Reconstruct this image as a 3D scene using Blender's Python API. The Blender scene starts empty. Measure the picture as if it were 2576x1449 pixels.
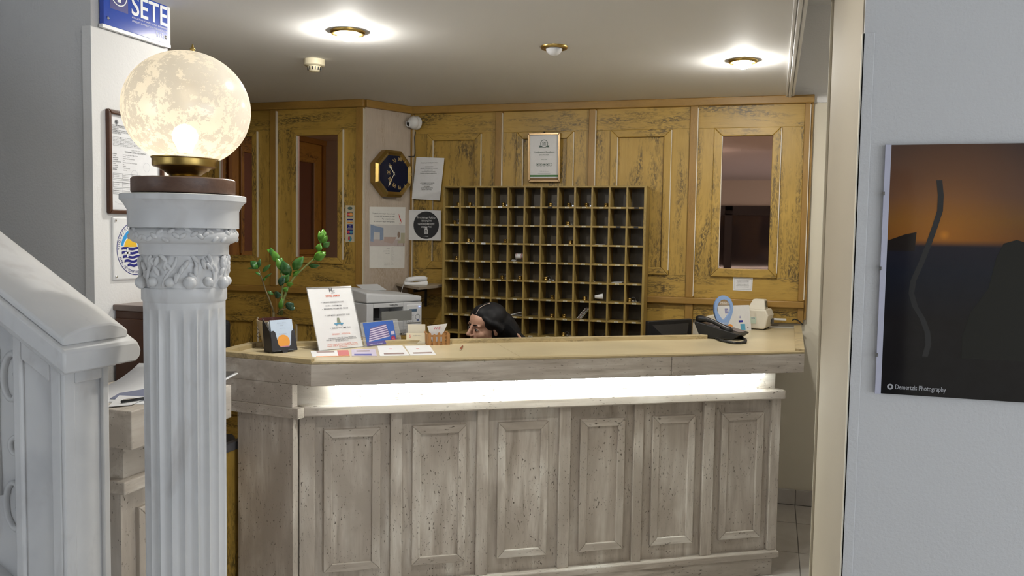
import bpy, bmesh, math, random
import numpy as np
from mathutils import Matrix, Vector
random.seed(7)
S = bpy.context.scene
COL = S.collection
# ------------------------------------------------------------------ camera
F_PX, PITCH, ROLL, YAW, EYE = 2147.07, .0626682, .0160489, .296075, 1.64
_f0 = np.array([-math.sin(YAW), math.cos(YAW), 0]); _r0 = np.array([math.cos(YAW), math.sin(YAW), 0]); _z = np.array([0, 0, 1.])
FWD = math.cos(PITCH)*_f0 - math.sin(PITCH)*_z
_u0 = np.cross(_r0, FWD)
RGT = math.cos(ROLL)*_r0 + math.sin(ROLL)*_u0
UPV = -math.sin(ROLL)*_r0 + math.cos(ROLL)*_u0
CAMP = np.array([0, 0, EYE])
cd = bpy.data.cameras.new('camera'); cam = bpy.data.objects.new('camera', cd); COL.objects.link(cam)
cd.sensor_width = 36; cd.lens = F_PX/2576*36; cd.clip_start = .02
m = Matrix.Identity(4)
for i in range(3):
    m[i][0], m[i][1], m[i][2], m[i][3] = RGT[i], UPV[i], -FWD[i], CAMP[i]
cam.matrix_world = m
S.camera = cam
# ------------------------------------------------------------------ world, daylight, exposure
S.view_settings.view_transform = 'Standard'; S.view_settings.look = 'None'
S.view_settings.gamma = 1; S.view_settings.use_curve_mapping = False
S.view_settings.exposure = 0.08
S.cycles.max_bounces = 6; S.cycles.diffuse_bounces = 3; S.cycles.glossy_bounces = 3; S.cycles.transparent_max_bounces = 8; S.cycles.caustics_reflective = False; S.cycles.caustics_refractive = False
S.cycles.use_adaptive_sampling = True; S.cycles.adaptive_threshold = .08; S.cycles.adaptive_min_samples = 16
w = bpy.data.worlds.new('world'); S.world = w; w.use_nodes = True
bgn = w.node_tree.nodes['Background']; bgn.inputs[0].default_value = (.72, .84, 1, 1); bgn.inputs[1].default_value = 1.6
def area(name, loc, rot, sx, sy, watts, col):
    l = bpy.data.lights.new(name, 'AREA'); l.shape = 'RECTANGLE'; l.size = sx; l.size_y = sy; l.energy = watts; l.color = col
    o = bpy.data.objects.new(name, l); COL.objects.link(o); o.location = loc; o.rotation_euler = rot
    return o
# daylight standing in the glazed openings behind the camera and to its right
area('daylight_rear', (2.5, -2.20, 1.35), (math.pi/2, 0, 0), 1.2, 1.9, 10, (.93, .965, 1))
area('daylight_side', (3.12, .2, 1.35), (math.pi/2, 0, math.pi/2), 2.5, 1.9, 30, (.93, .965, 1))
area('added_light_rear_left', (-3.3, -2.20, 1.35), (math.pi/2, 0, 0), 2.2, 1.9, 9, (.93, .965, 1))  # unseen rear-left light, added to brighten the counter front

# ------------------------------------------------------------------ pixel -> place
def ray(x, y): return FWD + RGT*(x-1288)/F_PX - UPV*(y-724.5)/F_PX
def atz(x, y, z): d = ray(x, y); return CAMP + d*(z-EYE)/d[2]
def aty(x, y, Y): d = ray(x, y); return CAMP + d*Y/d[1]
def atx(x, y, X): d = ray(x, y); return CAMP + d*X/d[0]
def atd(x, y, k): return CAMP + ray(x, y)*k
def atp(x, y, n, p0):
    d = ray(x, y); n = np.array(n); return CAMP + d*((np.array(p0)-CAMP)@n)/(d@n)

# ------------------------------------------------------------------ objects
def link(o, parent=None):
    COL.objects.link(o)
    if parent is not None: o.parent = parent
    return o
def tag(o, label, cat, group=None):
    o['label'] = label; o['category'] = cat
    if group: o['group'] = group
    return o
def struct(o): o['kind'] = 'structure'; return o
def thing(name, label, cat, loc=(0, 0, 0), rz=0, group=None, rot=None):
    o = bpy.data.objects.new(name, None); COL.objects.link(o)
    o.empty_display_size = .05
    o.location = [float(c) for c in loc]; o.rotation_euler = rot if rot else (0, 0, rz)
    return tag(o, label, cat, group)
class MB:
    def __init__(s): s.v = []; s.f = []; s.mk = 0
    def add(s, vs, fs):
        b = len(s.v); s.v += [tuple(map(float, p)) for p in vs]; s.f += [tuple(b+i for i in f) for f in fs]; return s
    def box(s, x0, x1, y0, y1, z0, z1):
        return s.add([(x0,y0,z0),(x1,y0,z0),(x1,y1,z0),(x0,y1,z0),(x0,y0,z1),(x1,y0,z1),(x1,y1,z1),(x0,y1,z1)],
                     [(3,2,1,0),(4,5,6,7),(0,1,5,4),(1,2,6,5),(2,3,7,6),(3,0,4,7)])
    def prism(s, poly, z0, z1):           # polygon in xy, counter-clockwise
        n = len(poly)
        return s.add([(x,y,z0) for x,y in poly]+[(x,y,z1) for x,y in poly],
                     [tuple(range(n-1,-1,-1)), tuple(range(n,2*n))]+[(i,(i+1)%n,n+(i+1)%n,n+i) for i in range(n)])
    def xprism(s, poly, y0, y1):          # polygon in xz (seen from -y, counter-clockwise), y0 in front
        n = len(poly)
        return s.add([(x,y0,z) for x,z in poly]+[(x,y1,z) for x,z in poly],
                     [tuple(range(n)), tuple(range(2*n-1,n-1,-1))]+[((i+1)%n,i,n+i,n+(i+1)%n) for i in range(n)])
    def lathe(s, prof, seg=32, c=(0,0,0), mod=None, cap=True):
        n = len(prof); vs = []
        for r, z in prof:
            for k in range(seg):
                a = 2*math.pi*k/seg; rr = r if mod is None else mod(r, z, a)
                vs.append((c[0]+rr*math.cos(a), c[1]+rr*math.sin(a), c[2]+z))
        fs = [(i*seg+k, i*seg+(k+1)%seg, (i+1)*seg+(k+1)%seg, (i+1)*seg+k) for i in range(n-1) for k in range(seg)]
        if cap: fs += [tuple(range(seg-1,-1,-1)), tuple(range((n-1)*seg, n*seg))]
        return s.add(vs, fs)
    def tube(s, pts, r, seg=8, cap=True):
        P = [Vector(p) for p in pts]; n = len(P); R = r if isinstance(r,(list,tuple)) else [r]*n
        t = (P[1]-P[0]).normalized(); nrm = t.orthogonal().normalized(); vs = []
        for i in range(n):
            t2 = (P[min(i+1,n-1)]-P[max(i-1,0)])
            t2 = t2.normalized() if t2.length > 1e-9 else t
            nrm = (nrm - t2*nrm.dot(t2)); nrm = nrm.normalized() if nrm.length > 1e-6 else t2.orthogonal().normalized()
            b = t2.cross(nrm)
            for k in range(seg):
                a = 2*math.pi*k/seg; vs.append(P[i]+(nrm*math.cos(a)+b*math.sin(a))*R[i])
        fs = [(i*seg+k, i*seg+(k+1)%seg, (i+1)*seg+(k+1)%seg, (i+1)*seg+k) for i in range(n-1) for k in range(seg)]
        if cap: fs += [tuple(range(seg-1,-1,-1)), tuple(range((n-1)*seg, n*seg))]
        return s.add(vs, fs)
    def ell(s, c, r, seg=16, rings=10, M=None):
        if not isinstance(r,(list,tuple)): r = (r,r,r)
        vs = [Vector((0,0,-r[2]))]
        for i in range(1, rings):
            a = -math.pi/2+math.pi*i/rings
            for k in range(seg):
                b = 2*math.pi*k/seg; vs.append(Vector((r[0]*math.cos(a)*math.cos(b), r[1]*math.cos(a)*math.sin(b), r[2]*math.sin(a))))
        vs.append(Vector((0,0,r[2])))
        if M is not None: vs = [M @ v for v in vs]
        vs = [v+Vector(c) for v in vs]; L = len(vs)-1; fs = []
        for k in range(seg):
            fs.append((0, 1+(k+1)%seg, 1+k)); fs.append((L, 1+(rings-2)*seg+k, 1+(rings-2)*seg+(k+1)%seg))
        for i in range(rings-2):
            for k in range(seg):
                fs.append((1+i*seg+k, 1+i*seg+(k+1)%seg, 1+(i+1)*seg+(k+1)%seg, 1+(i+1)*seg+k))
        return s.add(vs, fs)
    def torus(s, c, R, r, seg=24, sec=8, M=None):
        vs = []
        for i in range(seg):
            a = 2*math.pi*i/seg
            for k in range(sec):
                b = 2*math.pi*k/sec; v = Vector(((R+r*math.cos(b))*math.cos(a), (R+r*math.cos(b))*math.sin(a), r*math.sin(b)))
                vs.append((M @ v if M is not None else v)+Vector(c))
        return s.add(vs, [(i*sec+k, ((i+1)%seg)*sec+k, ((i+1)%seg)*sec+(k+1)%sec, i*sec+(k+1)%sec) for i in range(seg) for k in range(sec)])
    def mark(s): s.mk = len(s.v); return s
    def xf(s, M):
        for i in range(s.mk, len(s.v)): s.v[i] = tuple(M @ Vector(s.v[i]))
        return s
    def mesh(s, name):
        me = bpy.data.meshes.new(name); me.from_pydata(s.v, [], s.f); me.validate(); me.update(); return me
    def build(s, name, mat, parent=None, smooth=False, bevel=0, seg=2):
        me = s.mesh(name); return finish(name, me, mat, parent, smooth, bevel, seg)
def finish(name, me, mat, parent=None, smooth=False, bevel=0, seg=2):
    if mat is not None: me.materials.append(mat)
    if smooth:
        for p in me.polygons: p.use_smooth = True
        if smooth == 'auto': me.set_sharp_from_angle(angle=math.radians(40))
    o = link(bpy.data.objects.new(name, me), parent)
    if bevel:
        b = o.modifiers.new('bevel', 'BEVEL'); b.width = bevel; b.segments = seg; b.limit_method = 'ANGLE'; b.angle_limit = math.radians(40)
    return o
def box(name, mat, parent, x0, x1, y0, y1, z0, z1, bevel=0): return MB().box(x0,x1,y0,y1,z0,z1).build(name, mat, parent, bevel=bevel)
# ------------------------------------------------------------------ lettering: real letters as thin flat meshes
_tc = {}
def letters(s, res=2, align='LEFT', bold=0.0, space=1.0):
    k = (s, res, align, bold, space)
    if k not in _tc:
        cu = bpy.data.curves.new('t', 'FONT'); cu.body = s; cu.resolution_u = res; cu.align_x = align; cu.size = 1; cu.offset = bold; cu.space_line = space
        o = bpy.data.objects.new('t', cu); COL.objects.link(o)
        bpy.context.view_layer.update()
        me = bpy.data.meshes.new_from_object(o.evaluated_get(bpy.context.evaluated_depsgraph_get()))
        bpy.data.objects.remove(o); bpy.data.curves.remove(cu)
        _tc[k] = ([tuple(v.co) for v in me.vertices], [tuple(p.vertices) for p in me.polygons])
        bpy.data.meshes.remove(me)
    return _tc[k]
def text(mb, s, x, z, h, y=-.001, w=None, align='CENTER', bold=0.0, res=2, M=None, space=1.0):
    """adds letters in the xz plane facing -y; h = letter size, w = forced width"""
    vs, fs = letters(s, res, align, bold, space)
    if not vs: return mb
    xs = [v[0] for v in vs]; sx = h if w is None else w/max(1e-6, max(xs)-min(xs))
    out = [(x+v[0]*sx, y, z+v[1]*h) for v in vs]
    if M is not None: out = [tuple(M @ Vector(p)) for p in out]
    return mb.add(out, fs)
def arctext(mb, s, cx, cz, R, h, a0, a1, y=-.001, inward=False):
    n = len(s)
    for i, ch in enumerate(s):
        if ch == ' ': continue
        a = a0+(a1-a0)*(i+.5)/n; vs, fs = letters(ch, 1, 'CENTER', .01)
        t = a-math.pi/2 if not inward else a+math.pi/2
        mb.add([(cx+R*math.cos(a)+h*(v[0]*math.cos(t)-v[1]*math.sin(t)), y, cz+R*math.sin(a)+h*(v[0]*math.sin(t)+v[1]*math.cos(t))) for v in vs], fs)
    return mb
def disc(mb, cx, cz, r, y=-.001, seg=32, r0=0, rx=None):
    rx = rx or r; ring = [(cx+rx*math.cos(2*math.pi*k/seg), y, cz+r*math.sin(2*math.pi*k/seg)) for k in range(seg)]
    if not r0: return mb.add(ring, [tuple(range(seg))])
    q = r0/r
    return mb.add(ring+[(cx+(p[0]-cx)*q, y, cz+(p[2]-cz)*q) for p in ring], [(k,(k+1)%seg,seg+(k+1)%seg,seg+k) for k in range(seg)])
def rect(mb, x0, x1, z0, z1, y=-.001): return mb.add([(x0,y,z0),(x1,y,z0),(x1,y,z1),(x0,y,z1)], [(0,1,2,3)])
# ------------------------------------------------------------------ materials
def newmat(name):
    mt = bpy.data.materials.new(name); mt.use_nodes = True; nt = mt.node_tree
    return mt, nt, nt.nodes['Principled BSDF']
def nd(nt, typ, **kw):
    n = nt.nodes.new(typ)
    for k, v in kw.items():
        if k.startswith('_'): setattr(n, k[1:], v)
        else: n.inputs[k].default_value = v
    return n
def c4(c): return (c[0], c[1], c[2], 1)
def coords(nt, scale=(1,1,1), kind='Object'):
    tc = nt.nodes.new('ShaderNodeTexCoord'); mp = nd(nt, 'ShaderNodeMapping'); mp.inputs['Scale'].default_value = scale
    nt.links.new(tc.outputs[kind], mp.inputs[0]); return mp.outputs[0]
def noise(nt, co, scale, detail=4, rough=.6, dist=0):
    n = nd(nt, 'ShaderNodeTexNoise', Scale=scale, Detail=min(detail, 4), Roughness=rough, Distortion=dist); nt.links.new(co, n.inputs['Vector']); return n.outputs['Fac']
def ramp(nt, fac, stops):
    r = nt.nodes.new('ShaderNodeValToRGB'); e = r.color_ramp.elements
    while len(e) < len(stops): e.new(.5)
    for i, (p, c) in enumerate(stops): e[i].position = p; e[i].color = c4(c) if len(c) == 3 else c
    nt.links.new(fac, r.inputs[0]); return r.outputs[0]
def mixc(nt, fac, a, b, mode='MIX'):
    n = nd(nt, 'ShaderNodeMix', _data_type='RGBA', _blend_type=mode)
    for sck, v in ((n.inputs[0], fac), (n.inputs[6], a), (n.inputs[7], b)):
        if hasattr(v, 'is_linked') or hasattr(v, 'links'): nt.links.new(v, sck)
        else: sck.default_value = v if not isinstance(v, tuple) else c4(v)
    return n.outputs[2]
def bump(nt, b, h, strength=.3, dist=.002):
    n = nd(nt, 'ShaderNodeBump', Strength=strength, Distance=dist); nt.links.new(h, n.inputs['Height']); nt.links.new(n.outputs[0], b.inputs['Normal'])
_mc = {}
def plain(name, col, rough=.5, metal=0, emit=None, es=0, alpha=1, trans=0, spec=.5, coat=0):
    if name in _mc: return _mc[name]
    mt, nt, b = newmat(name); b.inputs['Base Color'].default_value = c4(col); b.inputs['Roughness'].default_value = rough
    b.inputs['Metallic'].default_value = metal; b.inputs['Alpha'].default_value = alpha; b.inputs['Transmission Weight'].default_value = trans
    b.inputs['Specular IOR Level'].default_value = spec; b.inputs['Coat Weight'].default_value = coat
    if emit: b.inputs['Emission Color'].default_value = c4(emit); b.inputs['Emission Strength'].default_value = es
    # faint procedural unevenness
    if not emit and alpha == 1 and trans == 0:
        co = coords(nt); f = noise(nt, co, 35, 3)
        nt.links.new(mixc(nt, f, tuple(x*.94 for x in col), tuple(min(1, x*1.05) for x in col)), b.inputs['Base Color'])
    _mc[name] = mt; return mt
def m_wood(name, horiz, light, mid, dark, rough=.42, amount=.5):
    mt, nt, b = newmat(name); sc = (1, 1, .09) if not horiz else (.09, 1, 1)
    co = coords(nt, sc); co1 = coords(nt)
    grain = noise(nt, co, 90, 5, .65, .4); wear = noise(nt, coords(nt, (1,1,.22) if not horiz else (.22,1,1)), 9, 6, .72, .5); big = noise(nt, co1, 2.2, 3)
    fleck = noise(nt, coords(nt, (1,1,.35) if not horiz else (.35,1,1)), 110, 4, .7)
    base = ramp(nt, grain, [(.25, mid), (.7, light)])
    base = mixc(nt, ramp(nt, big, [(.3, (0,0,0)), (.75, (1,1,1))]), base, tuple(x*.8 for x in mid))
    msk = nd(nt, 'ShaderNodeMath', _operation='MULTIPLY')
    nt.links.new(ramp(nt, wear, [(.47, (0,0,0)), (.61, (1,1,1))]), msk.inputs[0]); nt.links.new(ramp(nt, fleck, [(.44, (0,0,0)), (.54, (1,1,1))]), msk.inputs[1])
    mk2 = nd(nt, 'ShaderNodeMath', _operation='MULTIPLY'); nt.links.new(msk.outputs[0], mk2.inputs[0]); mk2.inputs[1].default_value = amount
    nt.links.new(mixc(nt, mk2.outputs[0], base, dark), b.inputs['Base Color'])
    b.inputs['Roughness'].default_value = rough
    bump(nt, b, grain, .25, .002); return mt
def m_travertine(name, horiz):
    mt, nt, b = newmat(name); sc = (1, 1, .12) if not horiz else (.12, 1, 1)
    co = coords(nt, sc); iso = coords(nt, (1,1,.45) if not horiz else (.3,1,1))
    band = noise(nt, co, 22, 6, .62, .5); big = noise(nt, coords(nt, (1,1,.4) if not horiz else (.4,1,1)), 5, 4, .6, .3)
    col = ramp(nt, band, [(.28, (.35,.295,.24)), (.5, (.60,.54,.47)), (.72, (.77,.73,.66))])
    col = mixc(nt, ramp(nt, big, [(.38, (1,1,1)), (.6, (0,0,0))]), col, (.44,.385,.325), 'MIX')
    pit = noise(nt, iso, 150, 3, .55); reg = noise(nt, coords(nt), 7, 3)
    pm = nd(nt, 'ShaderNodeMath', _operation='MULTIPLY')
    nt.links.new(ramp(nt, pit, [(.63, (0,0,0)), (.68, (1,1,1))]), pm.inputs[0]); nt.links.new(ramp(nt, reg, [(.40, (0,0,0)), (.55, (1,1,1))]), pm.inputs[1])
    nt.links.new(mixc(nt, pm.outputs[0], col, (.13,.105,.08)), b.inputs['Base Color'])
    b.inputs['Roughness'].default_value = .48
    iv = nd(nt, 'ShaderNodeMath', _operation='SUBTRACT'); iv.inputs[0].default_value = 1; nt.links.new(pm.outputs[0], iv.inputs[1])
    bump(nt, b, iv.outputs[0], .5, .003); return mt
def m_marble(name):
    mt, nt, b = newmat(name); co = coords(nt)
    n1 = noise(nt, co, 4, 4, .5, .3); n2 = noise(nt, co, 30, 5, .7)
    col = ramp(nt, n1, [(.3, (.60,.60,.605)), (.5, (.72,.715,.71)), (.7, (.78,.77,.755))])
    n3 = noise(nt, coords(nt, (1,1,.5)), 9, 4, .55, .4)
    v = ramp(nt, n3, [(.56, (0,0,0)), (.74, (.75,.75,.75))])
    nt.links.new(mixc(nt, v, col, (.50,.47,.45)), b.inputs['Base Color'])
    b.inputs['Roughness'].default_value = .34; b.inputs['Subsurface Weight'].default_value = .0
    bump(nt, b, n2, .06, .002); return mt
def m_plaster(name, col, sc=120, st=.25):
    mt, nt, b = newmat(name); co = coords(nt); f = noise(nt, co, sc, 4, .6); g = noise(nt, co, 1.3, 2)
    nt.links.new(mixc(nt, g, tuple(x*.96 for x in col), col), b.inputs['Base Color']); b.inputs['Roughness'].default_value = .75
    bump(nt, b, f, st, .004); return mt
def m_tile():
    mt, nt, b = newmat('floor_tile'); oi = nt.nodes.new('ShaderNodeObjectInfo'); co = coords(nt)
    mv = nd(nt, 'ShaderNodeVectorMath', _operation='ADD'); cb = nt.nodes.new('ShaderNodeCombineXYZ')
    nt.links.new(oi.outputs['Random'], cb.inputs[0]); sc = nd(nt, 'ShaderNodeVectorMath', _operation='SCALE'); sc.inputs['Scale'].default_value = 9
    nt.links.new(cb.outputs[0], sc.inputs[0]); nt.links.new(co, mv.inputs[0]); nt.links.new(sc.outputs[0], mv.inputs[1])
    f = noise(nt, mv.outputs[0], 3.5, 5, .6, 1)
    nt.links.new(ramp(nt, f, [(.3, (.50,.46,.42)), (.7, (.62,.585,.545))]), b.inputs['Base Color']); b.inputs['Roughness'].default_value = .3; return mt
def m_globe():
    mt, nt, b = newmat('frosted_globe_glass'); out = nt.nodes['Material Output']; co = coords(nt)
    n1 = noise(nt, co, 9, 8, .75, .4); n2 = noise(nt, co, 60, 6, .8, .3)
    ad = nd(nt, 'ShaderNodeMath', _operation='ADD'); nt.links.new(n1, ad.inputs[0]); nt.links.new(n2, ad.inputs[1])
    patch = ramp(nt, ad.outputs[0], [(.96, (0,0,0)), (1.0, (1,1,1))])
    tr = nd(nt, 'ShaderNodeBsdfTranslucent', Color=(.97,.94,.88,1)); df = nd(nt, 'ShaderNodeBsdfDiffuse', Color=(.78,.76,.72,1))
    gl = nd(nt, 'ShaderNodeBsdfGlossy', Color=(1,1,1,1), Roughness=.18); tp = nd(nt, 'ShaderNodeBsdfTransparent', Color=(1,.98,.93,1))
    a = nd(nt, 'ShaderNodeMixShader'); ma = nd(nt, 'ShaderNodeMapRange'); nt.links.new(patch, ma.inputs[0]); ma.inputs[3].default_value = .30; ma.inputs[4].default_value = .55; nt.links.new(ma.outputs[0], a.inputs[0]); nt.links.new(tr.outputs[0], a.inputs[1]); nt.links.new(df.outputs[0], a.inputs[2])
    t2 = nd(nt, 'ShaderNodeMixShader'); mr = nd(nt, 'ShaderNodeMapRange'); nt.links.new(patch, mr.inputs[0]); mr.inputs[3].default_value = .04; mr.inputs[4].default_value = .22
    nt.links.new(mr.outputs[0], t2.inputs[0]); nt.links.new(a.outputs[0], t2.inputs[1]); nt.links.new(tp.outputs[0], t2.inputs[2])
    g2 = nd(nt, 'ShaderNodeMixShader'); g2.inputs[0].default_value = .05; nt.links.new(t2.outputs[0], g2.inputs[1]); nt.links.new(gl.outputs[0], g2.inputs[2])
    nt.links.new(g2.outputs[0], out.inputs[0]); return mt
def m_mirror(name, col):
    mt, nt, b = newmat(name); b.inputs['Base Color'].default_value = c4(col); b.inputs['Metallic'].default_value = 1; b.inputs['Roughness'].default_value = .015; return mt
GOLD_L, GOLD_M, GOLD_D = (.58,.375,.085), (.46,.285,.055), (.07,.048,.02)
WV = m_wood('gold_wood_upright', False, GOLD_L, GOLD_M, GOLD_D, amount=.85); WH = m_wood('gold_wood_level', True, GOLD_L, GOLD_M, GOLD_D, amount=.85)
WC = m_wood('gold_wood_smooth', True, (.42,.25,.06), (.35,.19,.04), (.15,.09,.03), amount=.25)
WCV = m_wood('gold_wood_smooth_upright', False, (.42,.25,.06), (.35,.19,.04), (.15,.09,.03), amount=.25)
WP = m_wood('reflection_pale_worn_wood', False, (.66,.56,.46), (.54,.45,.36), (.30,.20,.10), amount=.35)  # worn wood for the slanted wall, reflected light painted in as its pale tone
WB = m_wood('dark_brown_wood', True, (.11,.042,.016), (.075,.027,.011), (.03,.012,.006), rough=.35, amount=.2)
WBD = m_wood('walnut_disc_wood', True, (.20,.115,.075), (.14,.075,.05), (.06,.03,.02), rough=.4, amount=.3)
WF = m_wood('pine_fence_wood', False, (.52,.27,.10), (.40,.19,.065), (.2,.1,.04), amount=.2)
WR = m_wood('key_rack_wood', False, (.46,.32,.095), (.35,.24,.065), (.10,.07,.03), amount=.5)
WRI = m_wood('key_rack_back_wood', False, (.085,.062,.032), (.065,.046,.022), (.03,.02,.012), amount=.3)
PALE = plain('pale_strip', (.72,.66,.54), .4)  # thin pale strips set along edges of stiles and mouldings
TV = m_travertine('travertine_upright', False); TH = m_travertine('travertine_level', True)
CRM = m_wood('cream_worktop', True, (.74,.635,.42), (.68,.57,.36), (.50,.40,.24), rough=.28, amount=.15)
RIM = m_wood('cream_stone_rim', True, (.60,.49,.29), (.53,.42,.23), (.16,.12,.07), rough=.4, amount=.6)
MAR = m_marble('white_marble')
PW = m_plaster('white_plaster', (.80,.79,.775)); PC = m_plaster('cream_plaster', (.74,.685,.56), 60, .1); PCE = m_plaster('ceiling_paint', (.80,.79,.77), 40, .06)
PJ = m_plaster('beige_paint', (.46,.405,.31), 60, .08)
PG = m_plaster('grey_white_plaster', (.66,.655,.65), 130, .35)
GROUT = plain('grout', (.28,.26,.24), .8); TILE = m_tile()
BRASS = plain('aged_brass', (.47,.32,.10), .32, 1); BRASSD = plain('dull_brass', (.40,.27,.09), .42, 1)
WHT = plain('white_paper', (.80,.80,.81), .6); WPL = plain('white_plastic', (.80,.80,.80), .35); IVORY = plain('ivory_plastic', (.74,.66,.47), .4)
BLK = plain('black_plastic', (.012,.012,.013), .38); BLKP = plain('black_print', (.03,.03,.035), .7); INK = plain('grey_print', (.13,.13,.14), .7)
RED = plain('red_print', (.65,.05,.05), .6); CREAMPL = plain('cream_plastic', (.74,.69,.58), .4)
GREYPL = plain('printer_grey_plastic', (.62,.63,.65), .42); DGREY = plain('dark_grey_plastic', (.11,.11,.12), .45)
BLUE = plain('royal_blue_print', (.012,.045,.34), .25); LBLUE = plain('sky_blue_print', (.03,.33,.75), .5); NAVY = plain('navy_print', (.012,.015,.20), .5)
YEL = plain('yellow_print', (.85,.52,.03), .5); ORG = plain('orange_print', (.85,.33,.05), .5); GRN = plain('green_print', (.07,.22,.06), .6)
DGRN = plain('slate_green_print', (.10,.15,.13), .6); WPRINT = plain('white_print', (.86,.87,.88), .5)
ACR = plain('clear_acrylic', (.93,.95,.96), .06, alpha=.16); CHROME = plain('chrome', (.75,.75,.77), .15, 1)
MIRR = m_mirror('bronze_mirror', (.62,.40,.33))
DIM = .49
# ================================================================== the setting
YB, YL, CE, CU = 5.466, 5.10, 2.50, 3.03     # back wall, left wood wall, low ceiling, high ceiling
XP0, XP1, YP0, YP1 = -2.30, .18, 2.46, 2.10  # pier wall on the left, pier wall on the right
fl = struct(box('floor', GROUT, None, -5.2, 3.4, -2.5, 5.7, -.12, -.004))
tl0 = None
for i in range(-11, 7):
    for j in range(-6, 12):
        x = .183+i*DIM; y = 4.632-.003+(j-9)*DIM
        x1, y1 = x+DIM-.005, y+DIM-.005
        if x1 < -5.1 or x > 3.2 or y1 < -2.3 or y > 5.46: continue
        if tl0 is None:
            tl0 = MB().box(0, DIM-.005, 0, DIM-.005, -.01, 0).mesh('tile'); tl0.materials.append(TILE)
        if y1 > YB: 
            o = box('tile', TILE, fl, 0, DIM-.005, 0, YB-y, -.01, 0)
        else: o = link(bpy.data.objects.new('tile', tl0), fl)
        o.location = (x, y, 0)
cl = struct(box('ceiling', PCE, None, -5.2, .09, -2.5, 5.60, CE, CU))
for a, b, zz in ((.040, .052, .010), (.056, .072, .016), (.076, .09, .008)):
    box('edge_trim', PCE, cl, a, b, -2.2, YB-.01, CE-zz, CE, .003)
struct(box('ceiling_upper', PCE, None, .09, 3.4, -2.5, 5.7, CU, CU+.1))
# ---- panelled wood walls
def bars(parent, x0, x1, z0, z1, w, y0, y1, mv, mh, name='moulding', bev=.004):
    for poly, mt in (([(x0,z0),(x1,z0),(x1-w,z0+w),(x0+w,z0+w)], mh), ([(x0+w,z1-w),(x1-w,z1-w),(x1,z1),(x0,z1)], mh),
                     ([(x0,z0),(x0+w,z0+w),(x0+w,z1-w),(x0,z1)], mv), ([(x1-w,z0+w),(x1,z0),(x1,z1),(x1-w,z1-w)], mv)):
        MB().xprism(poly, y0, y1).build(name, mt, parent, bevel=bev)
def bay(parent, x0, x1, z0, z1, fx0, fx1, fz0, fz1, w, mirror=False):
    box('board', WH, parent, x0, x1, 0, .02, fz1, z1, .0015); box('board', WH, parent, x0, x1, 0, .02, z0, fz0, .0015)
    box('board', WV, parent, x0, fx0, 0, .02, fz0, fz1, .0015); box('board', WV, parent, fx1, x1, 0, .02, fz0, fz1, .0015)
    bars(parent, fx0, fx1, fz0, fz1, w, -.016, .018, WV, WH)
    box('pale_edge_strip', PALE, parent, fx1-.0035, fx1+.0008, -.0168, .0, fz0+.03, fz1-.008); box('pale_edge_strip', PALE, parent, fx0+w-.0035, fx0+w+.0008, -.0168, .0, fz0+w, fz1-w)
    if mirror: box('mirror_pane', MIRR, parent, fx0+w-.004, fx1-w+.004, .002, .012, fz0+w-.004, fz1-w+.004)
    else: box('inset_panel', WV, parent, fx0+w-.002, fx1-w+.002, .006, .02, fz0+w-.002, fz1-w+.002)
wb = struct(box('wall_back', PC, None, -2.42, 1.7, YB+.021, YB+.15, 0, CU))
wr = bpy.data.objects.new('wood_panelling', None); link(wr, wb); wr.location = (0, YB, 0)
bx = lambda px, py=300: float(aty(px, py, YB)[0]); bz = lambda px, py: float(aty(px, py, YB)[2])
ZR0, ZR1, ZC = 1.222, 1.262, 2.452
st = [(bx(1036), bx(1043)), (bx(1248.6), bx(1266.5)), (bx(1483), bx(1501)), (bx(1737), bx(1757.5)), (bx(2024), .188)]
for a, b in st:
    box('pale_edge_strip', PALE, wr, b-.004, b+.0008, -.0228, .0, ZR1+.01, ZC-.01)
    box('stile', WCV, wr, a, b, -.022, .02, ZR1, ZC, .004); box('stile', WCV, wr, a, b, -.018, .02, .02 if b < -.3 else 1.125, ZR0, .004)
box('crown_rail', WC, wr, -2.415, .205, -.04, .02, ZC, CE, .004); box('chair_rail', WC, wr, -2.41, .188, -.035, .02, ZR0, ZR1, .005)
box('end_edge', WC, wr, .188, .203, -.006, .02, 1.15, ZC, .002)
zt, zb_ = bz(1615, 326), bz(1615, 690)
fr = [(bx(1076), bx(1213)), (bx(1301), bx(1446)), (bx(1538), bx(1692)), (bx(1798), bx(1968))]
for k in range(4):
    a, b = st[k][1], st[k+1][0]
    bay(wr, a, b, ZR1, ZC, fr[k][0], fr[k][1], zb_, zt, .048 if k < 3 else .052, k == 3)
    if k < 3: bay(wr, a, b, .02, ZR0, fr[k][0], fr[k][1], .35, 1.05, .04)
    else: box('board', WH, wr, a, b, 0, .02, 1.125, ZR0, .0015)
# slanted pale wall between the two wood walls
PA, PB = (-2.576, YL), (-2.40, YB); AL = math.atan2(PB[1]-PA[1], PB[0]-PA[0]); LA = math.hypot(PB[0]-PA[0], PB[1]-PA[1])
wa = struct(MB().box(0, LA, 0, .10, 0, CE).build('wall_slanted', WP)); wa.location = (PA[0], PA[1], 0); wa.rotation_euler = (0, 0, AL)
box('crown_rail', WC, wa, -.01, LA+.0, -.03, 0, ZC, CE, .004)
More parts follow.
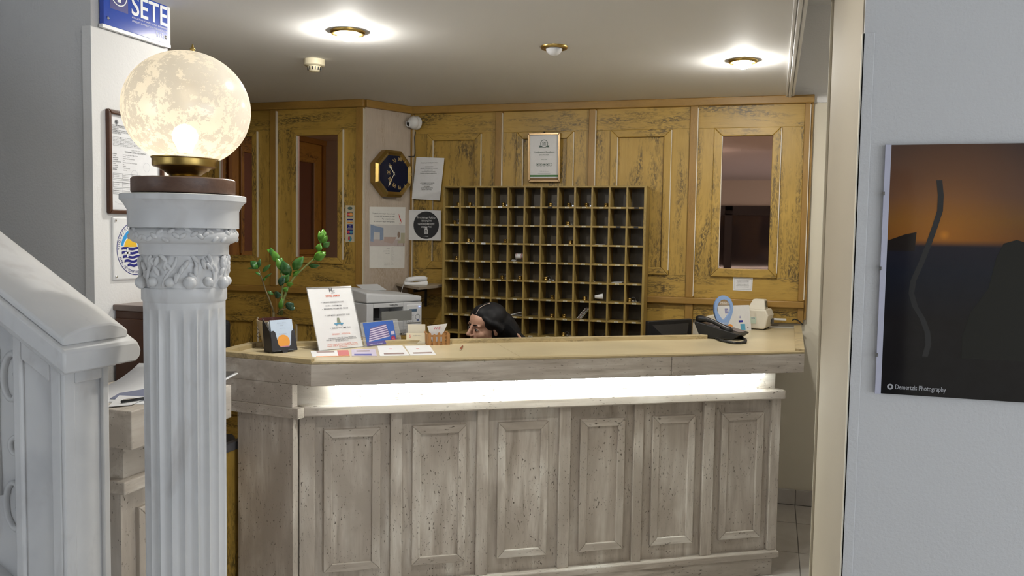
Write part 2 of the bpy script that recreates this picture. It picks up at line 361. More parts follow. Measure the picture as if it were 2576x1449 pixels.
# left wood wall
wl = struct(box('wall_left', PC, None, -4.25, -2.60, YL+.021, YL+.12, 0, CE))
wlr = link(bpy.data.objects.new('wood_panelling', None), wl); wlr.location = (0, YL, 0)
lx = lambda px, py=300: float(aty(px, py, YL)[0])
sl = [(-4.15, -4.10), (lx(683)-.0, lx(699)), (lx(899), -2.576)]
zl1, zl0 = 2.318, 1.425
for a, b in sl[1:]: box('pale_edge_strip', PALE, wlr, b-.004, b+.0008, -.0228, .0, ZR1+.01, ZC-.01)
for a, b in sl: box('stile', WCV, wlr, a, b, -.022, .02, ZR1, ZC, .004); box('stile', WCV, wlr, a, b, -.018, .02, .02, ZR0, .004)
box('crown_rail', WC, wlr, -4.15, -2.57, -.04, .02, ZC, CE, .004); box('chair_rail', WC, wlr, -4.15, -2.576, -.035, .02, ZR0, ZR1, .005)
m2 = (lx(735, 325), lx(866, 325)); mw = m2[1]-m2[0]
c1 = -3.60
for k, (a, b, f0, f1) in enumerate(((sl[0][1], sl[1][0], lx(640)-.31, lx(640)+.03), (sl[1][1], sl[2][0], m2[0], m2[1]))):
    bay(wlr, a, b, ZR1, ZC, f0, f1, zl0, zl1, .042, True)
    bay(wlr, a, b, .02, ZR0, f0, f1, .35, 1.05, .04)
# side wall of the staff corner, seen in the mirrors
ws = struct(box('wall_side', PC, None, -4.25, -4.16, 2.86, YL+.12, 0, CE))
wsr = link(bpy.data.objects.new('wood_panelling', None), ws); wsr.location = (-4.14, 2.86, 0); wsr.rotation_euler = (0, 0, math.pi/2)
box('crown_rail', WC, wsr, 0, 2.24, -.03, .02, ZC, CE, .004); box('chair_rail', WC, wsr, 0, 2.24, -.03, .02, ZR0, ZR1, .004)
for k in range(3):
    x0 = .02+k*.74
    box('stile', WCV, wsr, x0-.02, x0+.03, -.02, .02, ZR1, ZC, .004)
    bay(wsr, x0+.03, x0+.72, ZR1, ZC, x0+.15, x0+.60, zl0, zl1, .045, True); box('board', WV, wsr, x0, x0+.72, 0, .02, .02, ZR0)
# ---- painted walls
wp = struct(box('wall_pier', PG, None, -5.2, XP0, YP0, YP0+.395, 0, CE))
zg = float(aty(225, 65, YP0)[2])
box('corner_guard', PW, wp, XP0-.034, XP0-.0, YP0-.005, YP0+.0, 0, zg); box('corner_guard', PW, wp, XP0, XP0+.004, YP0-.005, YP0+.39, 0, zg)
wq = struct(box('wall_right', PG, None, XP1, 3.3, YP1, 3.30, 0, CU))
zq = 2.105
box('corner_guard', PG, wq, XP1-.004, XP1+.022, YP1-.005, YP1, 0, zq, .0015); box('corner_guard', PC, wq, XP1-.005, XP1, YP1-.005, YP1+.012, 0, zq)
box('jamb_face', PJ, wq, XP1-.003, XP1+.0, YP1+.014, 3.30, 0, CU); box('corner_guard', PJ, wq, XP1-.012, XP1-.003, 3.285, 3.304, 0, 2.55, .002)
box('upper_band', PW, wb, .09, 1.6, YB+.008, YB+.022, 2.458, CU)
bbk = struct(box('baseboard_back', GROUT, None, -.30, 1.6, YB+.008, YB+.021, 0, .092))
for k in range(4):
    box('tile', TILE, bbk, .183-DIM+k*DIM if k else -.25, .183-DIM+(k+1)*DIM-.004, YB, YB+.02, .002, .094, .002)
struct(box('wall_corridor', PW, None, 1.6, 1.7, 3.3, YB, 0, CU))
# ---- room behind the camera (seen in mirrors and as daylight)
struct(box('wall_far_left', PW, None, -5.3, -5.2, -2.5, YP0, 0, CE))
def holed(name, mat, x0, x1, z1, holes, loc, rz, t=.12):
    """wall along local x with rectangular openings (x0,x1,z0,z1)"""
    mb = MB(); xs = sorted({x0, x1, *[h[0] for h in holes], *[h[1] for h in holes]}); zs = sorted({0, z1, *[h[2] for h in holes], *[h[3] for h in holes]})
    for a, b in zip(xs, xs[1:]):
        for c, d in zip(zs, zs[1:]):
            if any(h[0] <= a and b <= h[1] and h[2] <= c and d <= h[3] for h in holes): continue
            mb.box(a, b, 0, t, c, d)
    o = struct(mb.build(name, mat)); o.location = loc; o.rotation_euler = (0, 0, rz); return o
holed('wall_rear', PC, -3.4, 5.3, CU, [(-3.1, -1.9, .40, 2.3), (-.9, 1.6, 0, 2.12), (2.2, 4.4, .40, 2.3)], (0, -2.3, 0), math.pi)
holed('wall_window_side', PW, -2.1, 2.4, CU, [(-1.45, 1.05, .40, 2.3)], (3.3, 0, 0), -math.pi/2)
DK = plain('dark_brown_frame', (.016,.012,.010), .4); GLS = plain('tinted_glass', (.05,.045,.045), .05, spec=.6)
dr = struct(bpy.data.objects.new('door_1', None)); link(dr); dr.location = (-.35, -2.3, 0); dr.rotation_euler = (0, 0, math.pi)
for a, b in ((-1.25, -1.15), (-.50, -.40), (.25, .36), (1.15, 1.25)): box('frame_post', DK, dr, a, b, -.04, .06, 0, 2.12)
box('frame_head', DK, dr, -1.25, 1.25, -.04, .06, 1.98, 2.12); box('frame_sill', DK, dr, -1.25, 1.25, -.04, .06, 0, .2)
for a, b in ((-1.15, -.50), (-.40, .25), (.36, 1.15)): box('pane', GLS, dr, a, b, 0, .012, .2, 1.98); box('push_bar', CHROME, dr, a+.03, b-.03, -.06, -.045, 1.00, 1.05)
wn = plain('window_frame_white', (.7,.7,.7), .4)
for nm, loc, rz, w_ in (('window_1', (2.5, -2.3, 0), math.pi, .60), ('window_2', (3.3, .2, 0), -math.pi/2, 1.25), ('added_window', (-3.3, -2.3, 0), math.pi, 1.1)):  # the rear-left window is made up to carry the added light
    e = struct(bpy.data.objects.new(nm, None)); link(e); e.location = loc; e.rotation_euler = (0, 0, rz)
    for x in (-w_, -.03, w_-.06): box('frame_post', wn, e, x, x+.06, .04, .09, .40, 2.3)
    for z in (.40, 1.3, 2.24): box('frame_bar', wn, e, -w_, w_, .04, .09, z, z+.06)
# ================================================================== reception counter (local x along the front, y away from the guests)
CA = math.radians(31.65); A0 = np.array([-1.782, 3.058, 0.]); CD = np.array([math.cos(CA), math.sin(CA), 0]); CN = np.array([math.sin(CA), -math.cos(CA), 0])
def cuv(p): q = np.array(p)-A0; return float(q@CD), float(-(q@CN))
def cu(px, py, v): p = atp(px, py, CN, A0-CN*v); return float((p-A0)@CD), float(p[2])
ct = thing('reception_counter', 'long travertine reception counter with framed front panels and lit recess under the slab', 'counter', A0, CA)
def locpt(x, y): return cuv((x, y, 0))
RW = locpt(.178, YB-.03); IW = locpt(-.363, YB-.03); I_ = (2.05, .62); B_ = (-.397, .319); C_ = (-.262, .605); R_ = (2.279, 0)
OUT = [(0, 0), R_, RW, IW, I_, C_, B_]
def inset(poly, d):
    n = len(poly); res = []
    for i in range(n):
        p0, p1, p2 = (Vector(poly[i-1]), Vector(poly[i]), Vector(poly[(i+1) % n]))
        d1 = (p1-p0).normalized(); d2 = (p2-p1).normalized(); n1 = Vector((-d1.y, d1.x)); n2 = Vector((-d2.y, d2.x))
        bis = (n1+n2).normalized(); res.append(tuple(p1+bis*d/max(.2, bis.dot(n1))))
    return res
SZ0, SZ1, RZ = 1.008, 1.10, 1.12
JU = cu(1690, 910, 0)[0]
MB().prism([(0,0), (JU,0), (JU,.61), C_, B_], SZ0, SZ1-.002).build('slab', TH, ct, bevel=.003)
MB().prism([(JU+.0015,0), R_, RW, IW, I_, (JU+.0015,.61)], SZ0, SZ1-.002).build('slab', TH, ct, bevel=.003)
IN = inset(OUT, .042); JT = .905
MB().prism([IN[0], (JT, IN[0][1]), (JT, IN[4][1]), IN[5], IN[6]], SZ1-.002, SZ1).build('worktop', CRM, ct)
MB().prism([(JT+.0025, IN[0][1]), IN[1], IN[2], IN[3], IN[4], (JT+.0025, IN[4][1])], SZ1-.002, SZ1).build('worktop', CRM, ct)
for i in (0, 1, 3, 4, 5, 6):
    j = (i+1) % 7
    q = [OUT[i], OUT[j], IN[j], IN[i]]
    if i == 4:   # back rim has a joint
        t = .60
        mid = lambda a, b: (a[0]+(b[0]-a[0])*t, a[1]+(b[1]-a[1])*t)
        m1, m2_ = mid(OUT[4], OUT[5]), mid(IN[4], IN[5])
        MB().prism([OUT[4], m1, m2_, IN[4]], SZ1-.002, RZ).build('rim', RIM, ct, bevel=.002)
        MB().prism([(m1[0]-.002,m1[1]), OUT[5], IN[5], (m2_[0]-.002,m2_[1])], SZ1-.002, RZ).build('rim', RIM, ct, bevel=.002)
    else: MB().prism(q, SZ1-.002, RZ if i else SZ1+.008).build('rim', RIM, ct, bevel=.002)
VF = .115
box('frieze', TH, ct, -.062, 2.20, VF, VF+.03, .905, SZ0)
MB().prism([(-.03,.068), (2.232,.068), (2.232,VF+.02), (-.06,VF+.02)], .868, .912).build('ledge', TH, ct, bevel=.006)
box('carcass', TV, ct, -.052, 2.205, VF+.002, .50, .0, .905)
box('plinth', TH, ct, -.02, 2.228, .072, VF+.02, .085, .118, .005); box('plinth_base', TH, ct, -.02, 2.196, .082, VF+.02, 0, .085, .003)
box('return_support', TV, ct, 2.16, 2.20, .50, .95, 0, SZ0, .002)
pil = [(982,1011), (1198.6,1227), (1405,1433), (1591.6,1615), (1766,1793), (1934,1957)]
pu = [(cu(a, 1200, .10)[0], cu(b, 1200, .10)[0]) for a, b in pil]
box('pilaster', TV, ct, -.046, .018, .098, VF+.01, .118, .868, .003)
for a, b in pu: box('pilaster', TV, ct, a, b, .094, VF+.01, .118, .868, .003)
frm = [(814,957), (1037,1172.6), (1252,1378), (1458,1570), (1639,1746), (1812,1917)]
ztop, zbot = cu(1300, 1062, .10)[1], cu(1514, 1384, .10)[1]
for a, b in frm:
    u0, u1 = cu(a, 1200, .10)[0], cu(b, 1200, .10)[0]
    bars(ct, u0, u1, zbot, ztop, .036, .098, VF+.01, TV, TH, 'panel_frame', .003)
    box('field_panel', TV, ct, u0+.034, u1-.034, VF-.006, VF+.01, zbot+.034, ztop-.034)
# slanted stone end
ad = Vector((B_[0], B_[1])).normalized(); an = Vector((ad.y, -ad.x)); an = an if an.x > 0 else -an
def endp(s0, s1, z0, z1, out, t, nm, mt):
    a = ad*s0-an*out; b = ad*s1-an*out; c = ad*s1+an*t; d = ad*s0+an*t
    MB().prism([tuple(a), tuple(d), tuple(c), tuple(b)], z0, z1).build(nm, mt, ct, bevel=.002)
endp(.092, .385, 0, .868, 0, .034, 'end_panel', TV); endp(.095, .508, .912, SZ0, 0, .034, 'end_frieze', TH)
endp(.058, .46, .868, .912, .012, .03, 'end_ledge', TH)
# under-slab tube light
LED = plain('tube_light_glow', (1,1,1), .5, emit=(.93,1,.97), es=62)
lt = thing('strip_light', 'bright white strip light hidden under the front edge of the reception slab', 'strip light', A0, CA)
MB().tube([(.10,.050,.999), (2.10,.050,.999)], .0075, 10).build('tube', LED, lt); box('batten', WPL, lt, .08, 2.12, .036, .064, 1.0035, SZ0-.0005)
# ---- left counter by the stairs
l2 = thing('side_counter', 'short travertine counter section behind the marble column, piled with papers', 'counter', (-1.73, 1.98, 0), math.pi/2)
# local x = +Y, local -y = +X (faces the lobby)
box('slab', TH, l2, 0, .47, 0, .40, SZ0, RZ, .003); box('frieze', TH, l2, .05, .45, .075, .37, .90, SZ0); box('ledge', TH, l2, .02, .46, .045, .39, .865, .905, .005)
box('carcass', TV, l2, .05, .45, .085, .37, 0, .87); bars(l2, .11, .40, .16, .80, .036, .07, .09, TV, TH, 'panel_frame', .003); box('plinth', TH, l2, .04, .46, .05, .09, 0, .11, .004)
box('hinge_block', CREAMPL, l2, .47, .50, .03, .07, 1.01, 1.05, .004)
gt = thing('counter_gate', 'low golden wood gate closing the gap behind the marble column', 'gate', (-2.19, 2.86, 0), math.pi/2); gz1 = float(atx(580, 1135, -2.19)[2])
box('board', WV, gt, .01, .20, 0, .02, .04, gz1, .002); box('board', WV, gt, .204, .40, 0, .02, .04, gz1, .002); box('top_rail', DGREY, gt, .01, .40, -.006, .026, gz1, gz1+.035, .003)
# ================================================================== key rack
kd = .15; YK = YB-.037-kd
kx = lambda px, py=480: float(aty(px, py, YK)[0]); kz = lambda px, py: float(aty(px, py, YK)[2])
KX0, KX1 = kx(1114.5), kx(1627); KZ1 = kz(1370, 467.5); zr1, zr7 = kz(1117, 518), kz(1116, 788)
pit = (zr1-zr7)/6; rows = 10; KZ0 = zr1-pit*(rows-1)
kr = thing('key_rack', 'wooden pigeonhole key rack with numbered compartments on the back wall', 'key rack', (KX0, YK, 0))
KW = KX1-KX0; th = .011
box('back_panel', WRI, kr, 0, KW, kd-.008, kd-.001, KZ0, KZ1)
box('top_board', WR, kr, 0, KW, 0, kd-.008, KZ1-th, KZ1, .0015)
for s_ in (0, KW-.016): box('side_board', WR, kr, s_, s_+.016, 0, kd-.008, KZ0, KZ1-th, .0015)
cw = (KW-.032+th)/12
cellx = [.016+k*cw for k in range(12)]                       # left inner edge of each compartment
dm = MB().box(0, th, .002, kd-.008, KZ0, KZ1-th).mesh('divider'); dm.materials.append(WR)
for k in range(1, 12):
    o = link(bpy.data.objects.new('divider', dm), kr); o.location = (cellx[k]-th, 0, 0)
sm = MB().box(.016, KW-.016, .0035, kd-.008, -th, 0).mesh('shelf'); sm.materials.append(WR)
shz = [zr1-pit*k for k in range(rows)]
for z in shz:
    o = link(bpy.data.objects.new('shelf', sm), kr); o.location = (0, 0, z)
plm = MB().box(-.013, .013, -.0005, .004, -.0105, -.001).mesh('number_plate'); plm.materials.append(plain('yellowed_card', (.62,.56,.40), .6))
plw = MB().box(-.014, .014, -.0006, .004, -.0115, .0005).mesh('number_plate'); plw.materials.append(WHT)
pld = MB().box(-.014, .014, -.0005, .004, -.011, -.001).mesh('number_plate'); pld.materials.append(BLKP)
base = [100,110,120,200,210,220,300,310,320,400,410,420]
for r in range(8):
    for c in range(12):
        if r > 6 and c < 4: continue
        mm = plw if (r, c) in ((0,3), (2,2)) else pld if (r, c) in ((0,6),(0,11),(1,10),(1,11)) else plm
        o = link(bpy.data.objects.new('number_plate', mm), kr); o.location = (cellx[c]+(cw-th)/2+(.005 if c > 5 else 0), 0, shz[r])
        if mm is not pld:
            t = MB(); text(t, str(base[c]+max(0, r-1)), 0, -.0088, .0085, -.0012, res=1); t.build('number', BLKP, o)
ordn = ['first','second','third','fourth','fifth','sixth','seventh','eighth','ninth','tenth','eleventh','twelfth']
k_fob = MB().lathe([(.001,0),(.0125,0),(.0135,.003),(.0135,.009),(.010,.012),(.0135,.014),(.0135,.022),(.011,.025),(.001,.026)], 16).mesh('fob'); k_fob.materials.append(BRASS)
for p in k_fob.polygons: p.use_smooth = True
k_ring = MB().torus((.022, .004, .0155), .0145, .0016, 20, 6, Matrix.Rotation(math.radians(80), 3, 'X')).mesh('ring'); k_ring.materials.append(DGREY)
k_key = MB().box(.018, .026, .008, .0095, .001, .012).box(.026, .052, .008, .0095, .004, .008).box(.044, .052, .008, .0095, .001, .008).mesh('key_blade'); k_key.materials.append(CHROME)
def cellpos(r, c, px=None):
    x = cellx[c]+(cw-th)/2 if px is None else kx(px, 600)-KX0
    x = min(max(x, cellx[c]+.018), cellx[c]+cw-th-.018)
    return KX0+x, YK+.05, shz[r]
K = [(0,0,240,1),(0,1,345,3),(0,3,650,3),(0,6,1082,3),(0,7,1252,3),(0,8,1413,3),(0,9,1593,1),(1,0,207,3),(1,7,1245,3),(2,1,337,3),(2,3,673,1),(2,7,1272,1),
     (3,0,230,1),(4,1,370,2),(4,3,650,3),(4,4,815,1),(4,6,1050,3),(4,8,1430,2),(5,6,1115,1),(5,8,1415,1),(5,11,1820,4),(6,6,1115,1),(6,7,1226,1),(7,7,1223,3),(7,9,1575,2),(1,2,520,2)]
for r, c, cx_, kind in K:
    p = cellpos(r, c, 1080+cx_*.27606)
    t = thing('key_fob', f'{"brass key fob" if kind != 2 else "dark key on ring"} lying in the key rack, {ordn[r]} row down, {ordn[c]} column', 'key', p, random.uniform(-.25, .25), 'room keys in the key rack')
    if kind != 2: link(bpy.data.objects.new('fob', k_fob), t)
    if kind >= 2: link(bpy.data.objects.new('ring', k_ring), t); link(bpy.data.objects.new('key_blade', k_key), t)
def inrack(r, c, nm, lab, cat, fn, dx=0):
    x, y, z = KX0+cellx[c]+(cw-th)/2+dx, YK+.03, shz[r]
    t = thing(nm, lab, cat, (x, y, z)); fn(t); return t
def slip(t): MB().add([(-.035,0,.001),(.03,-.005,.004),(.034,.06,.006),(-.03,.06,.002),(-.035,0,.0025),(.03,-.005,.0055),(.034,.06,.0075),(-.03,.06,.0035)], [(0,3,2,1),(4,5,6,7),(0,1,5,4),(1,2,6,5),(2,3,7,6),(3,0,4,7)]).build('sheet', WHT, t)
inrack(2, 9, 'paper_slip', 'white paper slip in the third row of the key rack, tenth column', 'paper', slip)
inrack(4, 10, 'paper_slip', 'flat white paper in the fifth row of the key rack, eleventh column', 'paper', slip)
def roll(t, rr=.017, red=True):
    b = MB(); b.tube([(-.018,.0,.034),(.03,.005,.036)], rr, 14).build('paper_roll', WHT, t, True)
    if red:
        for x in (-.010, .022): MB().torus((x,.002,.035), rr, .0012, 20, 6, Matrix.Rotation(math.pi/2, 3, 'Y')).build('red_band', RED, t)
inrack(3, 4, 'rolled_paper', 'white paper roll with red bands in the key rack', 'paper', lambda t: roll(t), .012)
inrack(3, 4, 'crumpled_receipt', 'crumpled receipt beside the red-banded roll in the key rack', 'paper', lambda t: MB().add([(-.04,0,.004),(-.015,0,.0),(.0,.01,.012),(-.02,.04,.010),(-.042,.04,.012),(-.028,.02,.003)], [(0,1,5),(1,2,3,5),(0,5,4),(5,3,4)]).build('sheet', WHT, t))
def cone(t): MB().tube([(-.03,0,.026),(.022,.006,.030)], [.010,.019], 14).build('paper_roll', WHT, t, True)
inrack(5, 9, 'rolled_paper', 'plain rolled white paper in the sixth row of the key rack', 'paper', cone)
def fold(t):
    for a in (0, .26): MB().box(-.042, .042, 0, .06, -.0015, .0015).mark().xf(Matrix()).build('sheet', WHT, t).rotation_euler = (0, -a, 0)
    for o in t.children: o.location = (.0, 0, .006+(.011 if o.rotation_euler[1] else 0))
inrack(6, 4, 'folded_leaflet', 'folded white leaflet lying open in the seventh row of the key rack', 'leaflet', fold)
def env(t):
    for k in range(4):
        o = MB().box(-.004, -.002, 0, .07, 0, .085).build('sheet', [WHT, plain('pink_paper', (.66,.45,.42), .6), WHT, CREAMPL][k], t); o.location = (-.030+.009*k, 0, .001); o.rotation_euler = (0, math.radians(38), 0)  # each sheet here is one envelope of the bundle
inrack(6, 8, 'envelope_bundle', 'bundle of envelopes leaning to the right in the key rack', 'envelopes', env)
# ================================================================== things on the walls
def wall_frame(px, py, plane):
    """world point on a wall named by plane, plus the rotation that faces it"""
    if plane == 'back': return aty(px, py, YB), 0.0
    if plane == 'left': return aty(px, py, YL), 0.0
    if plane == 'pier': return atx(px, py, XP0), math.pi/2
    if plane == 'right': return aty(px, py, YP1), 0.0
    n = np.array([math.sin(AL), -math.cos(AL), 0]); return atp(px, py, n, (PA[0], PA[1], 0)), AL
def onwall(nm, lab, cat, cx, cy, plane, off=.0, group=None):
    p, rz = wall_frame(cx, cy, plane)
    t = thing(nm, lab, cat, p+np.array([math.sin(rz), -math.cos(rz), 0])*off, rz, group)
    return t, p, rz
def lp(px, py, plane, p, rz):
    q, _ = wall_frame(px, py, plane); d = q-p; return float(d[0]*math.cos(rz)+d[1]*math.sin(rz)), float(d[2])
# ---- clock
t, p, rz = onwall('wall_clock', 'octagonal brass wall clock with dark blue face and roman numerals', 'clock', 977, 438, 'slant', 0)
t.scale = (1.13, 1.13, 1.13); R8 = .148
def octo(r): return [(r*math.cos(math.pi/8+k*math.pi/4), r*math.sin(math.pi/8+k*math.pi/4)) for k in range(8)]
o1, i1 = octo(R8), octo(.114)
MB().xprism(o1, -.050, -.001).build('case', BRASSD, t, bevel=.004)
mb = MB(); n = 8; om = octo(.133)
mb.add([(x,-.050,z) for x,z in o1]+[(x,-.062,z) for x,z in om]+[(x,-.052,z) for x,z in i1], [(k,(k+1)%8,8+(k+1)%8,8+k) for k in range(8)]+[(8+k,8+(k+1)%8,16+(k+1)%8,16+k) for k in range(8)])
mb.build('bezel', BRASS, t)
MB().xprism(octo(.116), -.0525, -.0505).build('dial', plain('dark_blue_dial', (.006,.010,.035), .12), t)
mb = MB()
for k, rn in enumerate(['XII','I','II','III','IIII','V','VI','VII','VIII','IX','X','XI']):
    a = math.pi/2-k*math.pi/6; vs, fs = letters(rn, 1, 'CENTER', .02); h = .030; ca, sa = math.cos(a-math.pi/2), math.sin(a-math.pi/2)
    mb.add([(.083*math.cos(a)+h*.8*(v[0]*ca)-h*(v[1]-.36)*sa, -.0532, .083*math.sin(a)+h*.8*v[0]*sa+h*(v[1]-.36)*ca) for v in vs], fs)
GLDP = plain('gold_paint', (.50,.36,.15), .4); mb.build('numerals', GLDP, t)
IV2 = plain('ivory_paint', (.82,.76,.58), .4)
def hand(ang, ln, wd, nm):
    d = (math.cos(ang), math.sin(ang)); q = (-d[1], d[0]); pts = [(-.012,0),(0,wd*.4),(ln*.55,wd*.5),(ln*.72,wd*1.5),(ln,0),(ln*.72,-wd*1.5),(ln*.55,-wd*.5),(0,-wd*.4)]
    MB().xprism([(d[0]*a+q[0]*b, d[1]*a+q[1]*b) for a, b in pts][::-1], -.0552, -.054).build(nm, IV2, t)
hand(math.radians(127), .062, .006, 'hour_hand'); hand(math.radians(241), .088, .004, 'minute_hand')
MB().lathe([(.0055,0),(.0055,.004),(.001,.006)], 14).mark().build('hub', IV2, t).rotation_euler = (math.pi/2, 0, 0)
t.children[-1].location = (0, -.0525, 0)
# ---- sheets of paper
def sheet(nm, lab, cat, corners, plane, mat=WHT, off=.0012, curl=0):
    cx_ = sum(c[0] for c in corners)/4; cy_ = sum(c[1] for c in corners)/4
    t, p, rz = onwall(nm, lab, cat, cx_, cy_, plane, off)
    q = [lp(a, b, plane, p, rz) for a, b in corners]             # BL BR TR TL
    mb = MB(); N = 6
    for side in (0, 1):
        for j in range(N+1):
            s = j/N
            L = (q[0][0]+(q[3][0]-q[0][0])*s, q[0][1]+(q[3][1]-q[0][1])*s); Rr = (q[1][0]+(q[2][0]-q[1][0])*s, q[1][1]+(q[2][1]-q[1][1])*s)
            yy = -curl*(1-s)**2-.0008*(1-side)
            mb.add([(L[0], yy, L[1]), (Rr[0], yy-curl*.3*(1-s), Rr[1])], [])
    for j in range(N):
        a = 2*j; b = 2*(N+1)+2*j
        mb.f += [(a, a+1, a+3, a+2), (b+2, b+3, b+1, b), (a+2, b+2, b, a), (a+1, b+1, b+3, a+3)]
    mb.f += [(0, 2*(N+1), 2*(N+1)+1, 1), (2*N, 2*N+1, 2*(N+1)+2*N+1, 2*(N+1)+2*N)]
    mb.build('sheet', mat, t)
    return t, q
t, q = sheet('notice_sheet', 'white typed notice in two paragraphs pinned left of the key rack', 'notice', [(1040.5,501), (1110.5,505), (1122,398.5), (1052,396)], 'back', off=.03)
ax = lambda s, r_: (q[0][0]+(q[3][0]-q[0][0])*s+ (q[1][0]-q[0][0])*r_, q[0][1]+(q[3][1]-q[0][1])*s)
mb = MB()
for s_, tx, wd in ((.85,'Αγορανομική διάταξη ΑΔ 1149/2012',.125), (.755,'Ο ΚΑΤΑΝΑΛΩΤΗΣ',.06), (.715,'ΔΕΝ ΕΧΕΙ ΥΠΟΧΡΕΩΣΗ ΝΑ ΠΛΗΡΩΣΕΙ',.125), (.675,'ΕΑΝ ΔΕΝ ΛΑΒΕΙ',.06), (.635,'ΤΟ ΝΟΜΙΜΟ ΠΑΡΑΣΤΑΤΙΚΟ',.10), (.595,'ΣΤΟΙΧΕΙΟ (ΑΠΟΔΕΙΞΗ-ΤΙΜΟΛΟΓΙΟ)',.12),
                (.37,'«CONSUMER IS NOT OBLIGED',.105), (.33,'TO PAY IF THE NOTICE',.08), (.29,'OF PAYMENT',.045), (.25,'HAS NOT BEEN RECEIVED',.09), (.21,'(RECEIPT – INVOICE)»',.075)):
    x_, z_ = ax(s_, .5); text(mb, tx, x_, z_, .0085, -.003, w=wd, res=1, bold=.01)
mb.build('typed_text', INK, t)
MB().ell((ax(.985,.5)[0], -.004, ax(.985,.5)[1]), (.004,.003,.004), 10, 6).build('pin', WPL, t)
t, q = sheet('card_terminal_notice', 'square white notice with black disc about card payments', 'notice', [(1031,604), (1112,605), (1112.5,530), (1031.5,528)], 'back', off=.024)
cx_, cz_ = (q[0][0]+q[1][0])/2+.012, (q[0][1]+q[3][1])/2
mb = disc(MB(), cx_, cz_, .094, -.002, 48); mb.build('black_disc', BLKP, t)
mb = MB()
for k, (tx, wd) in enumerate((('Το κατάστημα διαθέτει',.135), ('εγκεκριμένο',.080), ('τερματικό αποδοχής',.125), ('καρτών POS',.078))): text(mb, tx, cx_, cz_+.046-.021*k, .0175, -.003, w=wd, res=1, bold=.015)
rect(mb, cx_-.013, cx_+.013, cz_-.060, cz_-.030, -.003); rect(mb, cx_-.009, cx_-.003, cz_-.030, cz_-.012, -.003); rect(mb, cx_+.003, cx_+.009, cz_-.030, cz_-.014, -.003); text(mb, '◂Ε ΑΑΔΕ', cx_, cz_-.080, .010, -.003, w=.036, res=1)
mb.build('white_print', WPRINT, t)
mb = MB()
for a in range(3):
    for b in range(3): rect(mb, cx_-.009+a*.0068, cx_-.0045+a*.0068, cz_-.057+b*.006, cz_-.053+b*.006, -.0036)
rect(mb, cx_-.009, cx_+.009, cz_-.040, cz_-.034, -.0036); mb.build('terminal_keys', BLKP, t)
t, q = sheet('hotel_room_poster', 'tall white hotel room offer poster below the clock', 'poster', [(929,674), (1017,675), (1019.5,521), (929,520)], 'slant', plain('cream_paper', (.78,.765,.72), .55))
x0, x1, z0, z1 = q[0][0], q[1][0], q[0][1], q[2][1]; W_, H_ = x1-x0, z1-z0; X = lambda f: x0+f*W_; Z = lambda f: z0+f*H_
ph = MB(); rect(ph, X(.0), X(1), Z(.35), Z(.70), -.0016); ph.build('photo_wall', plain('photo_pale', (.62,.60,.58), .5), t)
ph = MB(); rect(ph, X(.0), X(1), Z(.35), Z(.46), -.0018); ph.build('photo_floor', plain('photo_floor_tone', (.52,.44,.42), .5), t)
ph = MB(); ph.add([(X(.02),-.002,Z(.70)),(X(.02),-.002,Z(.43)),(X(.10),-.002,Z(.42)),(X(.12),-.002,Z(.68))], [(0,1,2,3)]); ph.add([(X(.12),-.002,Z(.68)),(X(.12),-.002,Z(.58)),(X(.28),-.002,Z(.57)),(X(.28),-.002,Z(.66))], [(0,1,2,3)]); ph.add([(X(.28),-.002,Z(.66)),(X(.28),-.002,Z(.44)),(X(.38),-.002,Z(.46)),(X(.38),-.002,Z(.645))], [(0,1,2,3)]); ph.build('photo_curtain', plain('photo_blue', (.26,.33,.46), .5), t)
ph = MB(); ph.add([(X(.40),-.0022,Z(.42)),(X(.64),-.0022,Z(.39)),(X(.76),-.0022,Z(.50)),(X(.40),-.0022,Z(.50))], [(0,1,2,3)]); ph.build('photo_bed', plain('photo_bed_tone', (.50,.38,.33), .5), t)
ph = MB(); disc(ph, X(.82), Z(.54), .021, -.0024, 20, rx=.012); rect(ph, X(.79), X(.81), Z(.35), Z(.46), -.0024); rect(ph, X(.95), X(.97), Z(.35), Z(.43), -.0024); ph.build('photo_chair', plain('photo_brown', (.30,.22,.17), .5), t)
ph = MB(); rect(ph, X(.79), X(1), Z(.40), Z(.44), -.0026); rect(ph, X(.88), X(1), Z(.42), Z(.57), -.0021); ph.build('photo_cushion', plain('photo_olive', (.46,.43,.30), .5), t)
mb = MB()
for k, (tx, fx, fw) in enumerate((('Upgrade your stay in Samos hotel',.70,.62), ('only with 22€ per person, per night',.70,.58), ('Try our junior suites',.70,.36), ('& make your stay to unforgettable',.70,.58))):
    text(mb, tx, X(fx), Z(.87-.043*k), .0115, -.0016, w=W_*fw, align='RIGHT', res=1, bold=.01)
mb.build('headline', INK, t); mb = MB()
for k, tx in enumerate(('In our', 'junior suites', 'we offer')): text(mb, tx, X(.56), Z(.305-.04*k), .010, -.0016, align='RIGHT', res=1)
mb.build('subheading', INK, t); mb = MB()
for k in range(14): text(mb, ['free wifi internet','mini bar','air condition','safe deposit box','private balcony'][k % 5], X(.60), Z(.325-.0215*k), .0042, -.0016, res=1, align='LEFT')
mb.build('offer_list', INK, t); mb = MB()
for k in range(3): text(mb, 'reservations at the reception', X(.57), Z(.075-.018*k), .0042, -.0016, align='RIGHT', res=1)
mb.build('footnote', INK, t)
mb = MB(); sw = [(math.sin(s*2.6-1.0)*-.055*(1 if s < 1.2 else 1), s) for s in (0,.3,.6,.9,1.2,1.5,1.8,2.1,2.4)]
P_ = [(X(.86)+.012*math.cos(2.4*s_+.6), Z(.74+.145*s_/1.0)) for s_ in [k/10 for k in range(11)]]
mb.tube([(a,-.002,b) for a, b in P_], [.0006,.0022,.0034,.004,.0042,.004,.0036,.003,.0024,.0016,.0006], 6)
